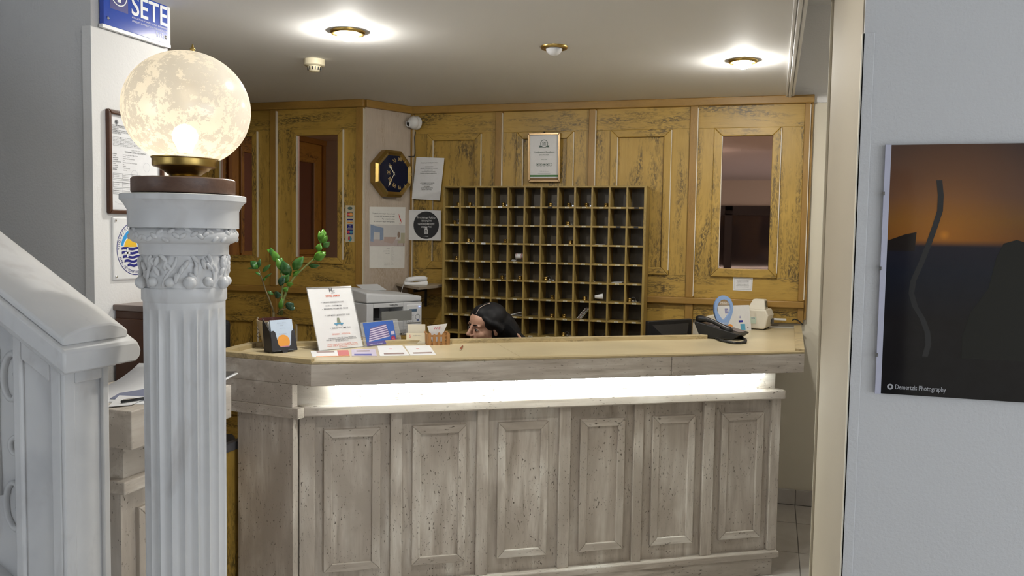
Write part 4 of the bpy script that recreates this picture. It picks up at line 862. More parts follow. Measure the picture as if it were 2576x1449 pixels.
slope_strip('cap_upper', 0, 0, 0, 0, -1.9, xe-.018, .004, [(-.036,.053),(.172,.053),(.172,.070),(.150,.084),(.115,.092),(.06,.093),(.02,.088),(-.020,.078),(-.036,.070)])
slope_strip('cap_bead', -.022, .152, -.030, 0, -1.9, xe-.036, .004)
slope_strip('bottom_rail', -.005, .125, -.78, -.70, -1.9, NX0, .004)
slope_strip('panel', .045, .085, -.72, -.02, -1.9, NX0, 0)
zt_ = lambda x: capz(x, -.030)
def newel_poly(x0, x1, z0): return [(x0,z0),(x1,z0),(x1,zt_(x1)),(x0,zt_(x0))]
MB().xprism(newel_poly(NX0, NX1, 0), NY0, NY1).build('newel_core', MAR, bal)
w1 = .026
for poly in ([(NX0,0),(NX0+w1,0),(NX0+w1,zt_(NX0+w1)),(NX0,zt_(NX0))], [(NX1-w1-.006,0),(NX1,0),(NX1,zt_(NX1)),(NX1-w1-.006,zt_(NX1-w1-.006))],
             [(NX0+w1,zt_(NX0+w1)-.05),(NX1-w1-.006,zt_(NX1-w1-.006)-.05),(NX1-w1-.006,zt_(NX1-w1-.006)),(NX0+w1,zt_(NX0+w1))], [(NX0+w1,.0),(NX1-w1-.006,.0),(NX1-w1-.006,.14),(NX0+w1,.14)]):
    MB().xprism(poly, NY0-.011, NY0+.001).build('newel_frame', MAR, bal, bevel=.005)
ztop_ = zt_(0)
for y0, y1, z0, z1 in ((NY0-.011,NY0+.024,0,ztop_), (NY1-.022,NY1,0,ztop_), (NY0+.024,NY1-.022,ztop_-.035,ztop_), (NY0+.024,NY1-.022,0,.14)):
    box('newel_frame', MAR, bal, -.001, .010, y0, y1, z0, z1, .004)
# carved scrolls on the sloping panel
orn = MB()
for k in range(4):
    x_ = NX0-.045-k*.26; zb2 = capz(x_, -.30)
    orn.torus((x_, .042, zb2-.05), .022, .007, 24, 8, Matrix.Rotation(math.pi/2, 3, 'X'))
    for s_ in (1, -1):
        pts = []
        for i in range(26):
            a = i*.30; r_ = .052*(1-i/34); pts.append((x_-.01+r_*math.cos(a)*.8, .042, zb2+s_*.15-.04+r_*math.sin(a)*s_*1.6))
        orn.tube(pts, [.010*(1-i/60) for i in range(26)], 7)
    orn.tube([(x_+.035,.042,zb2+.20),(x_+.03,.042,zb2+.02),(x_+.035,.042,zb2-.20)], .009, 7); orn.tube([(x_-.06,.042,zb2+.19),(x_-.065,.042,zb2),(x_-.06,.042,zb2-.18)], .009, 7)
orn.build('carved_scrolls', MAR, bal, True)
stp = thing('marble_stairs', 'white marble steps climbing to the left in front of the balustrade', 'stairs', (-1.75, .55, 0))
for k in range(8):
    box('riser', MAR, stp, -.28*(k+1)-.6*(k == 7), -.28*k, .02, 1.03, 0, .17*(k+1)-.03); box('tread', MAR, stp, -.28*(k+1)-.6*(k == 7), -.28*k+.02, .0, 1.03, .17*(k+1)-.03, .17*(k+1), .006)
# ================================================================== behind the column: cabinet and papers
cy_ = 2.545; ca = aty(273, 765, cy_); cb = thing('brown_cabinet', 'dark brown wooden cabinet standing against the white pier behind the column', 'cabinet', (XP0+.006, cy_, 0))
cz1 = float(ca[2]); cx0 = float(ca[0])-XP0-.006; cx0 = max(.0, cx0)
box('body', WB, cb, cx0, cx0+.20, .006, .24, .0, cz1-.022, .003); box('top', plain('grey_brown_top', (.20,.15,.13), .35), cb, cx0-.002, cx0+.206, -.004, .244, cz1-.022, cz1, .003); box('door', WB, cb, cx0+.01, cx0+.19, -.008, .006, .10, cz1-.05, .003)
def pxprism(mb, pts, z, t):
    P3 = [atz(a, b, z) for a, b in pts]; mb.prism([(float(q[0]), float(q[1])) for q in P3], z, z+t); return mb
def flatthing(nm, lab, cat, pts, z, t, mat, part='sheet', group=None):
    c = sum(atz(a, b, z) for a, b in pts)/len(pts); th_ = thing(nm, lab, cat, (c[0], c[1], z), 0, group)
    P3 = [(float(atz(a, b, z)[0]-c[0]), float(atz(a, b, z)[1]-c[1])) for a, b in pts]
    ar = sum(P3[i][0]*P3[(i+1) % len(P3)][1]-P3[(i+1) % len(P3)][0]*P3[i][1] for i in range(len(P3)))
    MB().prism(P3 if ar > 0 else P3[::-1], 0, t).build(part, mat, th_); return th_, c, P3
c = atz(330, 985, RZ)
t = thing('large_white_sheet', 'large curled white sheet lying on the short counter behind the column', 'paper', (-1.87, 2.22, RZ), math.radians(8))
mb = MB(); N = 12
for j in range(N+1):
    s = j/N; zc_ = .001+.055*max(0, (s-.45))**2*3
    mb.add([(-.20,-.16+.42*s,zc_),(.10,-.16+.42*s,zc_)], [])
mb.f = [(2*j, 2*j+1, 2*j+3, 2*j+2) for j in range(N)]
o = mb.build('sheet', WHT, t, True); o.modifiers.new('thick', 'SOLIDIFY').thickness = .001
t, c, P3 = flatthing('price_leaflet', 'small printed leaflet at the near corner of the short counter', 'leaflet', [(272,1024),(330,1019),(372,1000),(300,996)], RZ+.003, .002, WHT)
t, c, P3 = flatthing('blue_folder', 'blue printed folder under the leaflet on the short counter', 'folder', [(276,1004),(372,1008),(372,978),(300,990)], RZ+.0015, .0015, plain('slate_blue_print', (.20,.22,.32), .5))
t = thing('pen', 'black pen lying on the leaflets on the short counter', 'pen', (-1.80, 2.10, RZ+.010), math.radians(70)); MB().tube([(-.06,0,0),(.055,0,0),(.065,0,0)], [.004,.004,.001], 10).build('barrel', BLK, t, True); box('clip', CHROME, t, -.055, -.02, -.001, .001, .003, .006)
t = thing('open_magazine', 'curled glossy magazine hanging over the end of the short counter', 'magazine', (-1.76, 2.36, RZ+.014), math.radians(10))
mb = MB()
for j in range(9):
    s = j/8; mb.add([(-.10,-.02+.17*s,.004+.03*(1-s)*s+.012*s*s),(.035,-.02+.17*s,.002+.03*(1-s)*s+.018*s*s)], [])
mb.f = [(2*j, 2*j+1, 2*j+3, 2*j+2) for j in range(8)]
o = mb.build('cover', plain('magazine_dark', (.09,.09,.09), .3), t, True); o = mb.build('pages', WHT, t, True); o.location = (.002, .002, -.005); o.modifiers.new('thick', 'SOLIDIFY').thickness = .004
# ================================================================== things on the reception counter
TZ = SZ1
# ---- plant
pc = atz(690, 873, TZ); pl_ = thing('potted_plant', 'glossy-leaved green plant in a cream painted pot at the left of the counter', 'plant', pc)
PR = .079; PH = .128
MB().lathe([(.048,0),(.051,.004),(.060,.05),(PR-.003,.105),(PR,.115),(PR,PH),(PR-.006,PH),(PR-.008,.112),(.001,.110)], 40).build('pot', plain('cream_pot', (.62,.52,.36), .45), pl_, 'auto')
MB().lathe([(PR-.0065,.114),(PR-.0062,PH+.004),(PR-.012,PH+.004),(PR-.014,.116),(.001,.114)], 40).build('inner_pot', plain('maroon_plastic', (.12,.035,.03), .4), pl_, 'auto')
MB().lathe([(PR-.0135,.117),(.03,.120),(.0005,.122)], 28).build('soil', plain('soil', (.045,.03,.02), .9), pl_, True)
pr_ = MB()
for s_ in (-1, 1): pr_.torus((-.060, -.034, .075+s_*.018), .010, .0014, 16, 6, Matrix.Rotation(math.pi/2, 3, 'X') @ Matrix.Rotation(.9, 3, 'Y'))
pr_.build('painted_curl', INK, pl_)
def plp(px, py, k=0):   # pixel to local position, at the pot's distance (k metres nearer or farther)
    base_d = float((np.array([pc[0], pc[1], 1.3])-CAMP)@FWD)+k; return Vector(atd(px, py, base_d)-np.array([pc[0], pc[1], pc[2]]))
STEM = plain('stem_green', (.17,.20,.06), .5); STEMB = plain('stem_brown', (.16,.12,.05), .5)
LG = [plain('leaf_deep_green', (.028,.115,.025), .22, spec=.7), plain('leaf_bright_green', (.10,.27,.03), .25, spec=.6), plain('leaf_mid_green', (.05,.17,.028), .22, spec=.7), plain('leaf_dark_bluish', (.022,.085,.045), .2, spec=.8)]
def stem(pts, r0, r1, mt=STEM):
    P3 = [plp(*q) for q in pts]; n = len(P3); MB().tube(P3, [r0+(r1-r0)*i/(n-1) for i in range(n)], 8).build('stem', mt, pl_, True)
stem([(708,793,0),(712,760,-.01),(722,728,-.01),(738,700,-.005),(760,678,0),(785,655,.005),(800,640,.01),(808,612,.01),(810,590,.01)], .0065, .002)
stem([(703,793,0),(706,770,.0),(709,740,.0),(712,710,.0),(707,680,.0),(694,648,.0),(683,632,.0)], .0055, .002)
stem([(690,790,.02),(680,760,.03),(668,730,.03),(660,705,.03),(654,685,.03),(648,672,.03)], .0050, .0018, STEMB)
stem([(697,790,-.01),(706,780,-.02),(722,776,-.02),(733,771,-.02)], .003, .0015, STEMB)
MB().tube([plp(688,797), plp(687.5,786)], .0065, 10).build('cut_stump', STEMB, pl_)
def leaf(b, t_, wd, mi, droop=.12, twist=0.):
    B0, T0 = plp(*b), plp(*t_); d = T0-B0; L = d.length; d.normalize(); cdir = Vector(-FWD); side = d.cross(cdir).normalized(); side = (Matrix.Rotation(twist, 3, d) @ side); up = side.cross(d).normalized()
    mb = MB(); N = 8
    prof = [0,.42,.78,.96,1,.93,.74,.42,.0]
    for j in range(N+1):
        s = j/N; c_ = B0+d*L*s+up*(L*droop*math.sin(math.pi*s)); w_ = wd*prof[j]*.5
        mb.add([c_-side*w_+up*w_*.28, c_, c_+side*w_+up*w_*.28], [])
    mb.f = [f for j in range(N) for f in ((3*j,3*j+1,3*j+4,3*j+3), (3*j+1,3*j+2,3*j+5,3*j+4))]
    o = mb.build('leaf', LG[mi], pl_, True); o.modifiers.new('thick', 'SOLIDIFY').thickness = .0009
LV = [((808,615,.01),(803,580,.01),13,1,0),((811,600,.01),(813,576,.01),20,1,.5),((808,608,.01),(815,588,-.01),26,1,0),((810,612,.0),(823,592,-.01),17,1,.6),((812,622,.0),(829,608,-.01),20,2,.5),
      ((801,633,.0),(806,612,-.01),22,1,0),((790,650,.0),(820,640,-.02),26,1,.2),((788,655,.0),(820,634,.02),26,1,-.3),((776,668,.0),(805,668,-.03),15,0,.3),
      ((688,640,.0),(671,627,.01),11,1,.5),((696,655,0),(680,622,0),17,2,0),((703,662,0),(686,630,-.01),25,1,0),((711,682,0),(696,650,-.02),21,1,.2),((704,665,.01),(709,648,.02),16,2,.3),
      ((730,695,0),(710,655,-.03),34,0,0),((737,680,0),(764,645,-.02),30,2,.1),((712,712,0),(728,690,-.02),22,2,.2),((705,688,.02),(709,683,.02),10,1,0),((737,688,.01),(752,680,0),10,1,.4),((735,697,0),(756,680,-.01),10,1,.2),
      ((704,720,0),(716,692,-.02),22,3,0),((720,716,-.01),(738,713,-.02),15,1,.3),((716,735,-.01),(722,722,-.02),17,1,.1),((705,780,.0),(710,750,-.02),15,1,.1),
      ((690,740,.01),(709,742,-.02),24,3,.2),((688,742,.02),(672,732,.01),11,2,.3),((720,775,-.02),(739,763,-.03),30,3,.3),((738,770,-.02),(736,782,-.03),14,3,0),
      ((650,674,.03),(630,657,.03),22,0,.1),((650,674,.03),(655,651,.02),13,0,.1),((649,676,.03),(634,664,.01),16,2,.3),((650,677,.03),(621,675,.03),6,2,.4),((660,684,.03),(681,665,.02),13,2,.2),((657,693,.03),(642,685,.03),8,2,.3),((664,700,.03),(684,687,.02),7,2,.3),((662,705,.03),(668,700,.02),10,1,0)]
for b, t_, w_, mi, tw in LV: leaf(b, t_, w_*1.45e-3, mi, .10, tw)
# ---- brochure holder with brochures
b0 = atz(686, 890, TZ); b1 = atz(750, 884, TZ); ang = math.atan2(b1[1]-b0[1], b1[0]-b0[0]); bw = float(np.linalg.norm(b1-b0))*.98
bh = thing('brochure_holder', 'black cardboard brochure dispenser in front of the potted plant', 'brochure holder', b0, ang)
CARD = plain('black_card', (.028,.028,.036), .5)
hb, dp = .135, .075
def slant(mb, y0): 
    mb.xf(Matrix.Translation((0, y0, 0)) @ Matrix.Rotation(math.radians(-14), 4, 'X')); return mb
fp = [(0,.012),(.045*bw/.12,.012),(.052*bw/.12,-.004),(.070*bw/.12,-.004),(.077*bw/.12,.012),(bw,.012),(bw*.985,hb*.72),(bw*.93,hb*.75),(bw*.86,hb*.70),(bw*.78,.035),(bw*.70,.026),(bw*.36,.026),(bw*.28,.035),(bw*.20,hb*.70),(bw*.13,hb*.75),(bw*.02,hb*.72)]
slant(MB().mark().xprism(fp, 0, .002), 0).build('front', CARD, bh)
MB().add([(0,0,.008),(0,dp,.0),(0,dp+.02,hb*1.12),(0,.030,hb*.72), (.002,0,.008),(.002,dp,.0),(.002,dp+.02,hb*1.12),(.002,.030,hb*.72)], [(0,3,2,1),(4,5,6,7),(0,1,5,4),(1,2,6,5),(2,3,7,6),(3,0,4,7)]).build('side_flap', CARD, bh)
o = MB().add([(0,0,.008),(0,dp,.0),(0,dp+.02,hb*1.0),(0,.030,hb*.72), (.002,0,.008),(.002,dp,.0),(.002,dp+.02,hb*1.0),(.002,.030,hb*.72)], [(0,3,2,1),(4,5,6,7),(0,1,5,4),(1,2,6,5),(2,3,7,6),(3,0,4,7)]).build('side_flap', CARD, bh); o.location = (bw-.002, 0, 0)
MB().box(0, bw, .004, dp, .006, .008).build('floor', CARD, bh)
MB().add([(0,dp,0),(bw,dp,0),(bw,dp+.02,hb*.95),(0,dp+.02,hb*.95)], [(3,2,1,0)]).build('back', CARD, bh)
for k in range(3):
    br = thing('brochure', ['front pale blue brochure with orange sun disc in the black holder', 'second pale brochure behind the sun brochure in the holder', 'rearmost beige brochure in the black holder'][k], 'brochure', (b0[0], b0[1], TZ), ang, 'brochures in the black holder')
    mb = MB().mark().xprism([(bw*.06,.010),(bw*.94,.010),(bw*.94,hb*1.10-k*.004),(bw*.06,hb*1.10-k*.004)], .0035+k*.014, .012+k*.014); slant(mb, 0).build('cover', [plain('pale_blue_print', (.55,.66,.82), .4), WHT, plain('beige_paper', (.62,.54,.42), .5)][k], br)
    if k == 0:
        mb = MB().mark(); disc(mb, bw*.5, .050, .031, .0030, 32); slant(mb, 0).build('sun_disc', plain('sun_orange', (.82,.36,.07), .4), br)
        mb = MB().mark(); rect(mb, bw*.30, bw*.72, .020, .030, .0028); slant(mb, 0).build('pink_band', plain('pink_print', (.62,.27,.42), .4), br)
        mb = MB().mark()
        for j, tx in enumerate(('discover Samos','hotel','welcome')): text(mb, tx, bw*.5, hb*.98-.012*j, .007, .0028, res=1)
        text(mb, 'Samos Island', bw*.5, .083, .007, .0028, res=1); slant(mb, 0).build('printed_text', plain('grey_blue_print', (.30,.36,.46), .5), br)
# ---- information sign
def stand(nm, lab, cat, BL, BR, h, lean, wscale=1.0, zz_=None):
    b0 = atz(*BL, zz_ or TZ); b1 = atz(*BR, zz_ or TZ); a = math.atan2(b1[1]-b0[1], b1[0]-b0[0]); w_ = float(np.linalg.norm(b1-b0))*wscale
    return thing(nm, lab, cat, b0, a), w_, math.radians(-lean)
def lean_build(mb, a, nm, mt, par, **k): mb.mk = 0; mb.xf(Matrix.Rotation(a, 4, 'X')); return mb.build(nm, mt, par, **k)
t, W_, a = stand('information_sign', 'upright acrylic sign with hotel breakfast and check-out times', 'sign', (802,884), (915,873), .305, 21)
H_ = .302
lean_build(MB().box(0, W_, -.0015, .0015, 0, H_), a, 'acrylic_panel', ACR, t); lean_build(MB().box(.004, W_-.004, .0, .0012, .004, H_-.003), a, 'sheet', WHT, t)
box('foot', ACR, t, 0, W_, 0, .085, 0, .003); lean_build(MB().box(0, W_, -.0022, -.0014, H_-.006, H_), a, 'top_edge', CHROME, t)
mb = MB(); yy = -.0022; X = lambda f: f*W_; Z = lambda f: H_*(1-f)
text(mb, 'H', X(.515), Z(.082), .026, yy, bold=.03); mb.tube([(X(.60),yy,Z(.062)),(X(.555),yy,Z(.062)),(X(.553),yy,Z(.085)),(X(.59),yy,Z(.088)),(X(.592),yy,Z(.102)),(X(.51),yy,Z(.104))], .0007, 4); lean_build(mb, a, 'logo', INK, t); mb = MB()
for f, tx, c_, wd in ((.262,'✓ ΠΡΩΙΝΟ ΣΕΡΒΙΡΕΤΑΙ ΑΠΟ',.50,.52), (.315,'08:00 – 10:00 πμ/am',.51,.36), (.365,'✓ BREAKFAST IS SERVED FROM',.53,.58), (.47,'✓ ΠΑΡΑΔΟΣΗ ΔΩΜΑΤΙΟΥ 12:00',.55,.56), (.675,'✓ CHECK OUT TIME 12:00',.56,.46), (.83,'ΠΑΡΑΜΟΝΗ ΜΕΤΑ ΤΙΣ 12:00μμ ΧΡΕΩΝΕΤΑΙ',.56,.60), (.853,'ΠΑΡΑΚΑΛΩ ΕΝΗΜΕΡΩΘΕΙΤΕ ΣΤΗ ΡΕΣΕΨΙΟΝ',.54,.68), (.876,'BY THE RECEPTION',.54,.28)):
    text(mb, tx, X(c_), Z(f), .0095 if f < .8 else .0075, yy, w=W_*wd, res=1, bold=.01); lean_build(mb, a, 'text_line', INK, t); mb = MB()
RO = plain('red_orange_print', (.72,.13,.05), .6); mb = MB(); text(mb, 'HOTEL SAMOS', X(.535), Z(.165), .014, yy, w=W_*.31, res=2, bold=.02); lean_build(mb, a, 'hotel_name', RO, t); mb = MB(); text(mb, 'ΠΡΟΣΟΧΗ – ATTENTION', X(.55), Z(.773), .010, yy, w=W_*.40, res=1)
lean_build(mb, a, 'text_line', RO, t); mb = MB()
for k, (tx, wd) in enumerate((('EXTRA CHARGE FOR STAY AFTER 12:00pm',.66), ('PLEASE CHECK THIS POSSIBILITY WITH THE',.68), ('RECEPTION',.18))): text(mb, tx, X(.54), Z(.925+.025*k), .0078, yy, w=W_*wd, res=1)
lean_build(mb, a, 'red_text', RO, t)
mb = MB()
for k in range(5): rect(mb, X(.555)-.010+.001*k, X(.555)+.010-.001*k, Z(.588-.017*k), Z(.572-.017*k), yy)
lean_build(mb, a, 'luggage_picture', plain('luggage_green', (.25,.28,.20), .5), t)
mb = MB(); rect(mb, X(.55)-.025, X(.55)+.024, Z(.605), Z(.588), yy); disc(mb, X(.55)-.014, Z(.61), .005, yy-.0002, 12); disc(mb, X(.55)+.014, Z(.61), .005, yy-.0002, 12); lean_build(mb, a, 'car_picture', plain('car_blue', (.08,.28,.45), .5), t)
# ---- photograph in acrylic stand
t, W_, a = stand('hotel_photo_stand', 'clear acrylic stand holding a blue photo of a balconied hotel', 'photo stand', (922,873.5), (1000,863.5), .12, 16)
H_ = .115; lean_build(MB().box(-.012, W_+.03, -.0012, .0012, -.0, H_+.004), a, 'acrylic_panel', ACR, t); box('foot', ACR, t, -.012, W_+.03, 0, .05, 0, .003)
lean_build(MB().box(.004, W_-.004, -.0024, -.0012, .004, H_), a, 'photo', plain('photo_sky_blue', (.05,.14,.50), .3), t)
mb = MB(); yy = -.0028; rect(mb, .004, W_-.004, .004, .022, yy); mb2 = MB()
lean_build(mb, a, 'photo_street', plain('photo_violet', (.13,.11,.36), .4), t)
bld = MB(); bld2 = MB()
for k in range(6):
    z_ = .024+k*.0105; x0_, x1_ = .020+.004*k, W_*.78-.002*k; dz = .014
    bld.add([(x0_,yy-.0003,z_),(x1_,yy-.0003,z_+dz),(x1_,yy-.0003,z_+dz+.0055),(x0_,yy-.0003,z_+.0055)], [(0,1,2,3)]); bld2.add([(x0_,yy-.0002,z_+.005),(x1_,yy-.0002,z_+dz+.005),(x1_,yy-.0002,z_+dz+.0105),(x0_,yy-.0002,z_+.0105)], [(0,1,2,3)])
rect(bld, W_*.84, W_*.95, .045, .062, yy-.0003); lean_build(bld, a, 'photo_balconies', plain('photo_lilac', (.62,.56,.72), .4), t); lean_build(bld2, a, 'photo_facade', plain('photo_shadow', (.16,.12,.30), .4), t)
mb = disc(MB(), W_*.88, .026, .014, yy-.0005, 24); lean_build(mb, a, 'photo_badge', plain('photo_maroon', (.40,.03,.10), .4), t); mb = MB(); text(mb, 'HS', W_*.88, .021, .014, yy-.0008); lean_build(mb, a, 'badge_letters', plain('photo_salmon', (.80,.30,.28), .4), t)
mb = MB(); text(mb, 'www.samoshotel.gr', W_*.30, .008, .007, yy-.0005, w=W_*.42, res=1); lean_build(mb, a, 'photo_caption', WPRINT, t)
# ---- leaflets lying flat
def printed(t, c, P3, items):
    """items: colour, corner-fraction box on the sheet; P3 = far-left? order near-left, near-right, far-right, far-left"""
    for mt, u0, u1, v0, v1 in items:
        q = []
        for u, v in ((u0,v0),(u1,v0),(u1,v1),(u0,v1)):
            L = np.array(P3[0])*(1-v)+np.array(P3[3])*v; Rr = np.array(P3[1])*(1-v)+np.array(P3[2])*v; q.append(tuple(L*(1-u)+Rr*u))
        MB().add([(x, y, .0024) for x, y in q], [(0,1,2,3)]).build('print', mt, t)
PINKR = plain('rose_print', (.62,.17,.17), .5); BRN = plain('taupe_print', (.36,.26,.24), .5)
for nm, lab, pts, mt, items in (
    ('leaflet', 'open leaflet with a rose-red panel at the counter edge below the sign', [(786,899),(880,897),(876,882),(781,884)], WHT, [(PINKR,.70,1,.1,1), (BRN,.15,.62,.66,.9), (ORG,.1,1,.0,.08)]),
    ('leaflet', 'lilac leaflet with a blue picture at the counter edge', [(885,896),(948,896),(944,879),(884,880)], plain('lilac_paper', (.62,.56,.70), .5), [(BRN,.2,.75,.62,.80), (plain('print_blue', (.14,.14,.42), .5),.1,.8,.05,.28)]),
    ('leaflet', 'left of two white hotel leaflets lying on the counter', [(956,896.5),(1031,895),(1012,870),(949,871)], WHT, [(BRN,.15,.85,.12,.26), (PINKR,.40,.52,.62,.68)]),
    ('leaflet', 'right of two white hotel leaflets lying on the counter', [(1033,895),(1097,893),(1080,870),(1018,871)], WHT, [(BRN,.15,.90,.14,.28), (PINKR,.38,.50,.62,.68)])):
    t, c, P3 = flatthing(nm, lab, 'leaflet', pts, TZ, .002, mt, 'sheet', 'leaflets on the counter top'); printed(t, c, P3, items)
# ---- business card holder
t, W_, a = stand('card_holder', 'clear holder of cream business cards on the counter', 'card holder', (1022,866), (1071,866), .06, 15)
box('tray', ACR, t, -.003, W_+.003, -.004, .04, 0, .010)
for k, (z1_, zb1, mt) in enumerate(((.055,.004,plain('cream_card', (.72,.66,.50), .5)), (.100,.05,plain('card_beige', (.60,.55,.44), .5)))):
    o = MB().box(.0+.006*k, W_-.002*k, .002+.010*k, .006+.010*k, zb1, z1_); lean_build(o, math.radians(-8-6*k), 'card_stack', mt, t)
mb = MB(); text(mb, 'S', .017, .032, .020, .0014); lean_build(mb, math.radians(-8), 'red_logo', RED, t)
mb = MB(); text(mb, 'HOTEL SAMOS', W_*.55, .040, .006, .0014, res=1); text(mb, 'Samos island, Greece', W_*.55, .014, .005, .0014, res=1); lean_build(mb, math.radians(-8), 'card_text', INK, t)
# ---- little wooden fence box with WiFi slips
bc = atz(1104, 868, TZ); fb_ = thing('fence_box', 'miniature picket fence box of brown wood sticks holding slips', 'box', bc, CA+math.radians(6))
fw, fd, fh = .108, .075, .058
rn = random.Random(2)
def picket(x, y, ry, h):
    w_ = .0135; o = MB().xprism([(-w_/2,0),(w_/2,0),(w_/2,h-.007),(0,h),(-w_/2,h-.007)], -.0018, .0018).build('picket', WF, fb_); o.location = (x, y, 0); o.rotation_euler = (0, 0, ry)
for k in range(5): picket(-fw/2+.008+k*(fw-.016)/4, 0, 0, fh+rn.uniform(-.003,.006)); picket(-fw/2+.008+k*(fw-.016)/4, fd, 0, fh+rn.uniform(-.003,.010))
for k in range(4): picket(-fw/2, .008+k*(fd-.016)/3, math.pi/2, fh+rn.uniform(-.003,.005)); picket(fw/2, .008+k*(fd-.016)/3, math.pi/2, fh+rn.uniform(-.003,.005))
for z_ in (.008, .040):
    box('fence_rail', WF, fb_, -fw/2, fw/2, .002, .005, z_, z_+.009); box('fence_rail', WF, fb_, -fw/2, fw/2, fd-.005, fd-.002, z_, z_+.009)
    box('fence_rail', WF, fb_, -fw/2+.002, -fw/2+.005, 0, fd, z_, z_+.009); box('fence_rail', WF, fb_, fw/2-.005, fw/2-.002, 0, fd, z_, z_+.009)
box('floor', WF, fb_, -fw/2, fw/2, 0, fd, .001, .004)
t = thing('wifi_slip', 'folded white paper with WiFi handwritten in red in the fence box', 'paper', (bc[0], bc[1], TZ+.004), CA+math.radians(6))
o = MB().xprism([(-.022,.002),(.012,.002),(.052,.096),(-.050,.086)], .034, .0352).build('sheet', WHT, t)
mb = MB(); text(mb, 'WiFi', .002, .068, .021, .0335, bold=.0); mb.build('handwriting', plain('red_ink', (.60,.08,.14), .6), t)
for k in range(2):
    t = thing('paper_slip', ['small white slip low in the left of the picket fence box', 'small white slip low in the right of the picket fence box'][k], 'paper', (bc[0], bc[1], TZ+.004), CA+math.radians(6))
    MB().box(-.030+.034*k, -.008+.034*k, .012+.008*k, .0135+.008*k, 0, .044-.004*k).build('sheet', WHT, t)
pa, pb = atz(1163.5, 873, TZ), atz(1157, 882.5, TZ)
t = thing('pencil_stub', 'short red-brown pencil stub lying on the counter', 'pencil', (pa+pb)/2+np.array([0,0,.004]), math.atan2(pb[1]-pa[1], pb[0]-pa[0])); L_ = float(np.linalg.norm(pb-pa))
MB().tube([(-L_/2,0,0),(L_/2-.015,0,0)], .004, 6).build('barrel', plain('pencil_brown', (.26,.06,.03), .4), t); MB().tube([(L_/2-.015,0,0),(L_/2,0,0)], [.004,.0006], 6).build('tip', CREAMPL, t)
# ---- black desk phone
p0, p1 = atz(1760, 850, TZ), atz(1842, 857, TZ); a = math.atan2(p1[1]-p0[1], p1[0]-p0[0]); L_ = float(np.linalg.norm(p1-p0))
t = thing('desk_phone', 'black corded desk phone on the right half of the counter', 'phone', p0, a)
MB().xprism([(0,.004),(L_,.004),(L_+.035,.030),(L_+.03,.036),(-.025,.088),(-.035,.080)], 0, .165).build('base', BLK, t, bevel=.004)
def topz(x): return .036+(.088-.036)*(L_+.03-x)/(L_+.055)
GK = plain('worn_grey_keys', (.20,.17,.165), .45)
MB().add([(.03,.062,topz(.03)+.001),(L_+.02,.062,topz(L_+.02)+.001),(L_+.02,.158,topz(L_+.02)+.001),(.03,.158,topz(.03)+.001)], [(0,1,2,3)]).build('keypad_plate', GK, t)
kb = MB().box(-.0055, .0055, -.006, .006, 0, .0035).mesh('key'); kb.materials.append(plain('key_grey', (.33,.30,.29), .5))
for i in range(3):
    for j in range(4):
        o = link(bpy.data.objects.new('key', kb), t); x_ = .075+.021*j; o.location = (x_, .085+.022*i, topz(x_)+.001); o.rotation_euler = (0, .27, 0)
hs = [(-.030,.028,.098),(-.010,.028,.102),(.03,.028,.100),(.07,.028,.088),(.11,.028,.070),(.15,.028,.050),(.165,.028,.042)]
MB().tube(hs, [.017,.021,.013,.0115,.012,.020,.016], 12).build('handset', BLK, t, True)
MB().box(.04, .105, .012, .018, .045, .068).build('side_window', GK, t)
cp = [(1838,844),(1846,846),(1856,849),(1868,854),(1876,859),(1875,864),(1864,866),(1848,866),(1830,863),(1812,859),(1802,855)]
cw_ = [atz(x, y, TZ)+np.array([0,0,.0075]) for x, y in cp]; cw_[0] += np.array([0,0,.03]); cw_[1] += np.array([0,0,.012])
inv = Matrix.Translation(t.location) @ Matrix.Rotation(a, 4, 'Z'); inv = inv.inverted()
path = []
for i in range(len(cw_)-1):
    for k in range(14): path.append(Vector(cw_[i])*(1-k/14)+Vector(cw_[i+1])*(k/14))
MB().tube([inv @ q for q in path], [.0075 if i % 2 else .0056 for i in range(len(path))], 9).build('coiled_cord', BLK, t)
# ---- card brands sign, blue oval stand
t, W_, a = stand('card_payment_sign', 'white standing card with payment logos beside the cream till', 'sign', (1826,834), (1891,831), .15, 10); H_ = .150
lean_build(MB().box(-.045, W_*.98, -.001, .001, 0, H_), a, 'card', WHT, t)
yy = -.0018; mb = MB(); rect(mb, .004, .030, .104, .133, yy); text(mb, 'V', .112, .072, .024, yy); rect(mb, .100, .130, .050, .062, yy); rect(mb, -.01, .02, .050, .056, yy); text(mb, 'VISA', .0, .060, .018, yy, bold=.01); lean_build(mb, a, 'blue_print', plain('bank_blue', (.03,.03,.34), .5), t)
mb = MB(); text(mb, 'Alpha Bank', .035, .092, .009, yy, res=1); disc(mb, .165, .018, .004, yy, 12); lean_build(mb, a, 'grey_print', INK, t)
mb = MB(); text(mb, '53', .017, .112, .018, yy-.0004, res=1); lean_build(mb, a, 'white_print', WPRINT, t)
mb = disc(MB(), .012, .022, .020, yy, 24); lean_build(mb, a, 'red_disc', RED, t); mb = disc(MB(), .034, .022, .020, yy-.0003, 24); lean_build(mb, a, 'orange_disc', ORG, t)
mb = MB(); rect(mb, .110, .146, .004, .040, yy); lean_build(mb, a, 'light_blue_square', plain('pale_blue_square', (.12,.42,.62), .5), t)
ob = atz(1818, 838, TZ); t = thing('oval_stand', 'pale blue oval ring stand with narrow foot in front of the payment card', 'display stand', ob, YAW+.15)
def drop(s, n=40):
    P_ = []
    for k in range(n):
        b = 2*math.pi*k/n; x_, z_ = math.cos(b), math.sin(b)
        P_.append((s[0]*x_*(1 if z_ > -.2 else 1-.62*((-z_-.2)/.8)**1.1), s[1]+(s[2]*z_ if z_ > 0 else s[3]*z_)))
    return P_
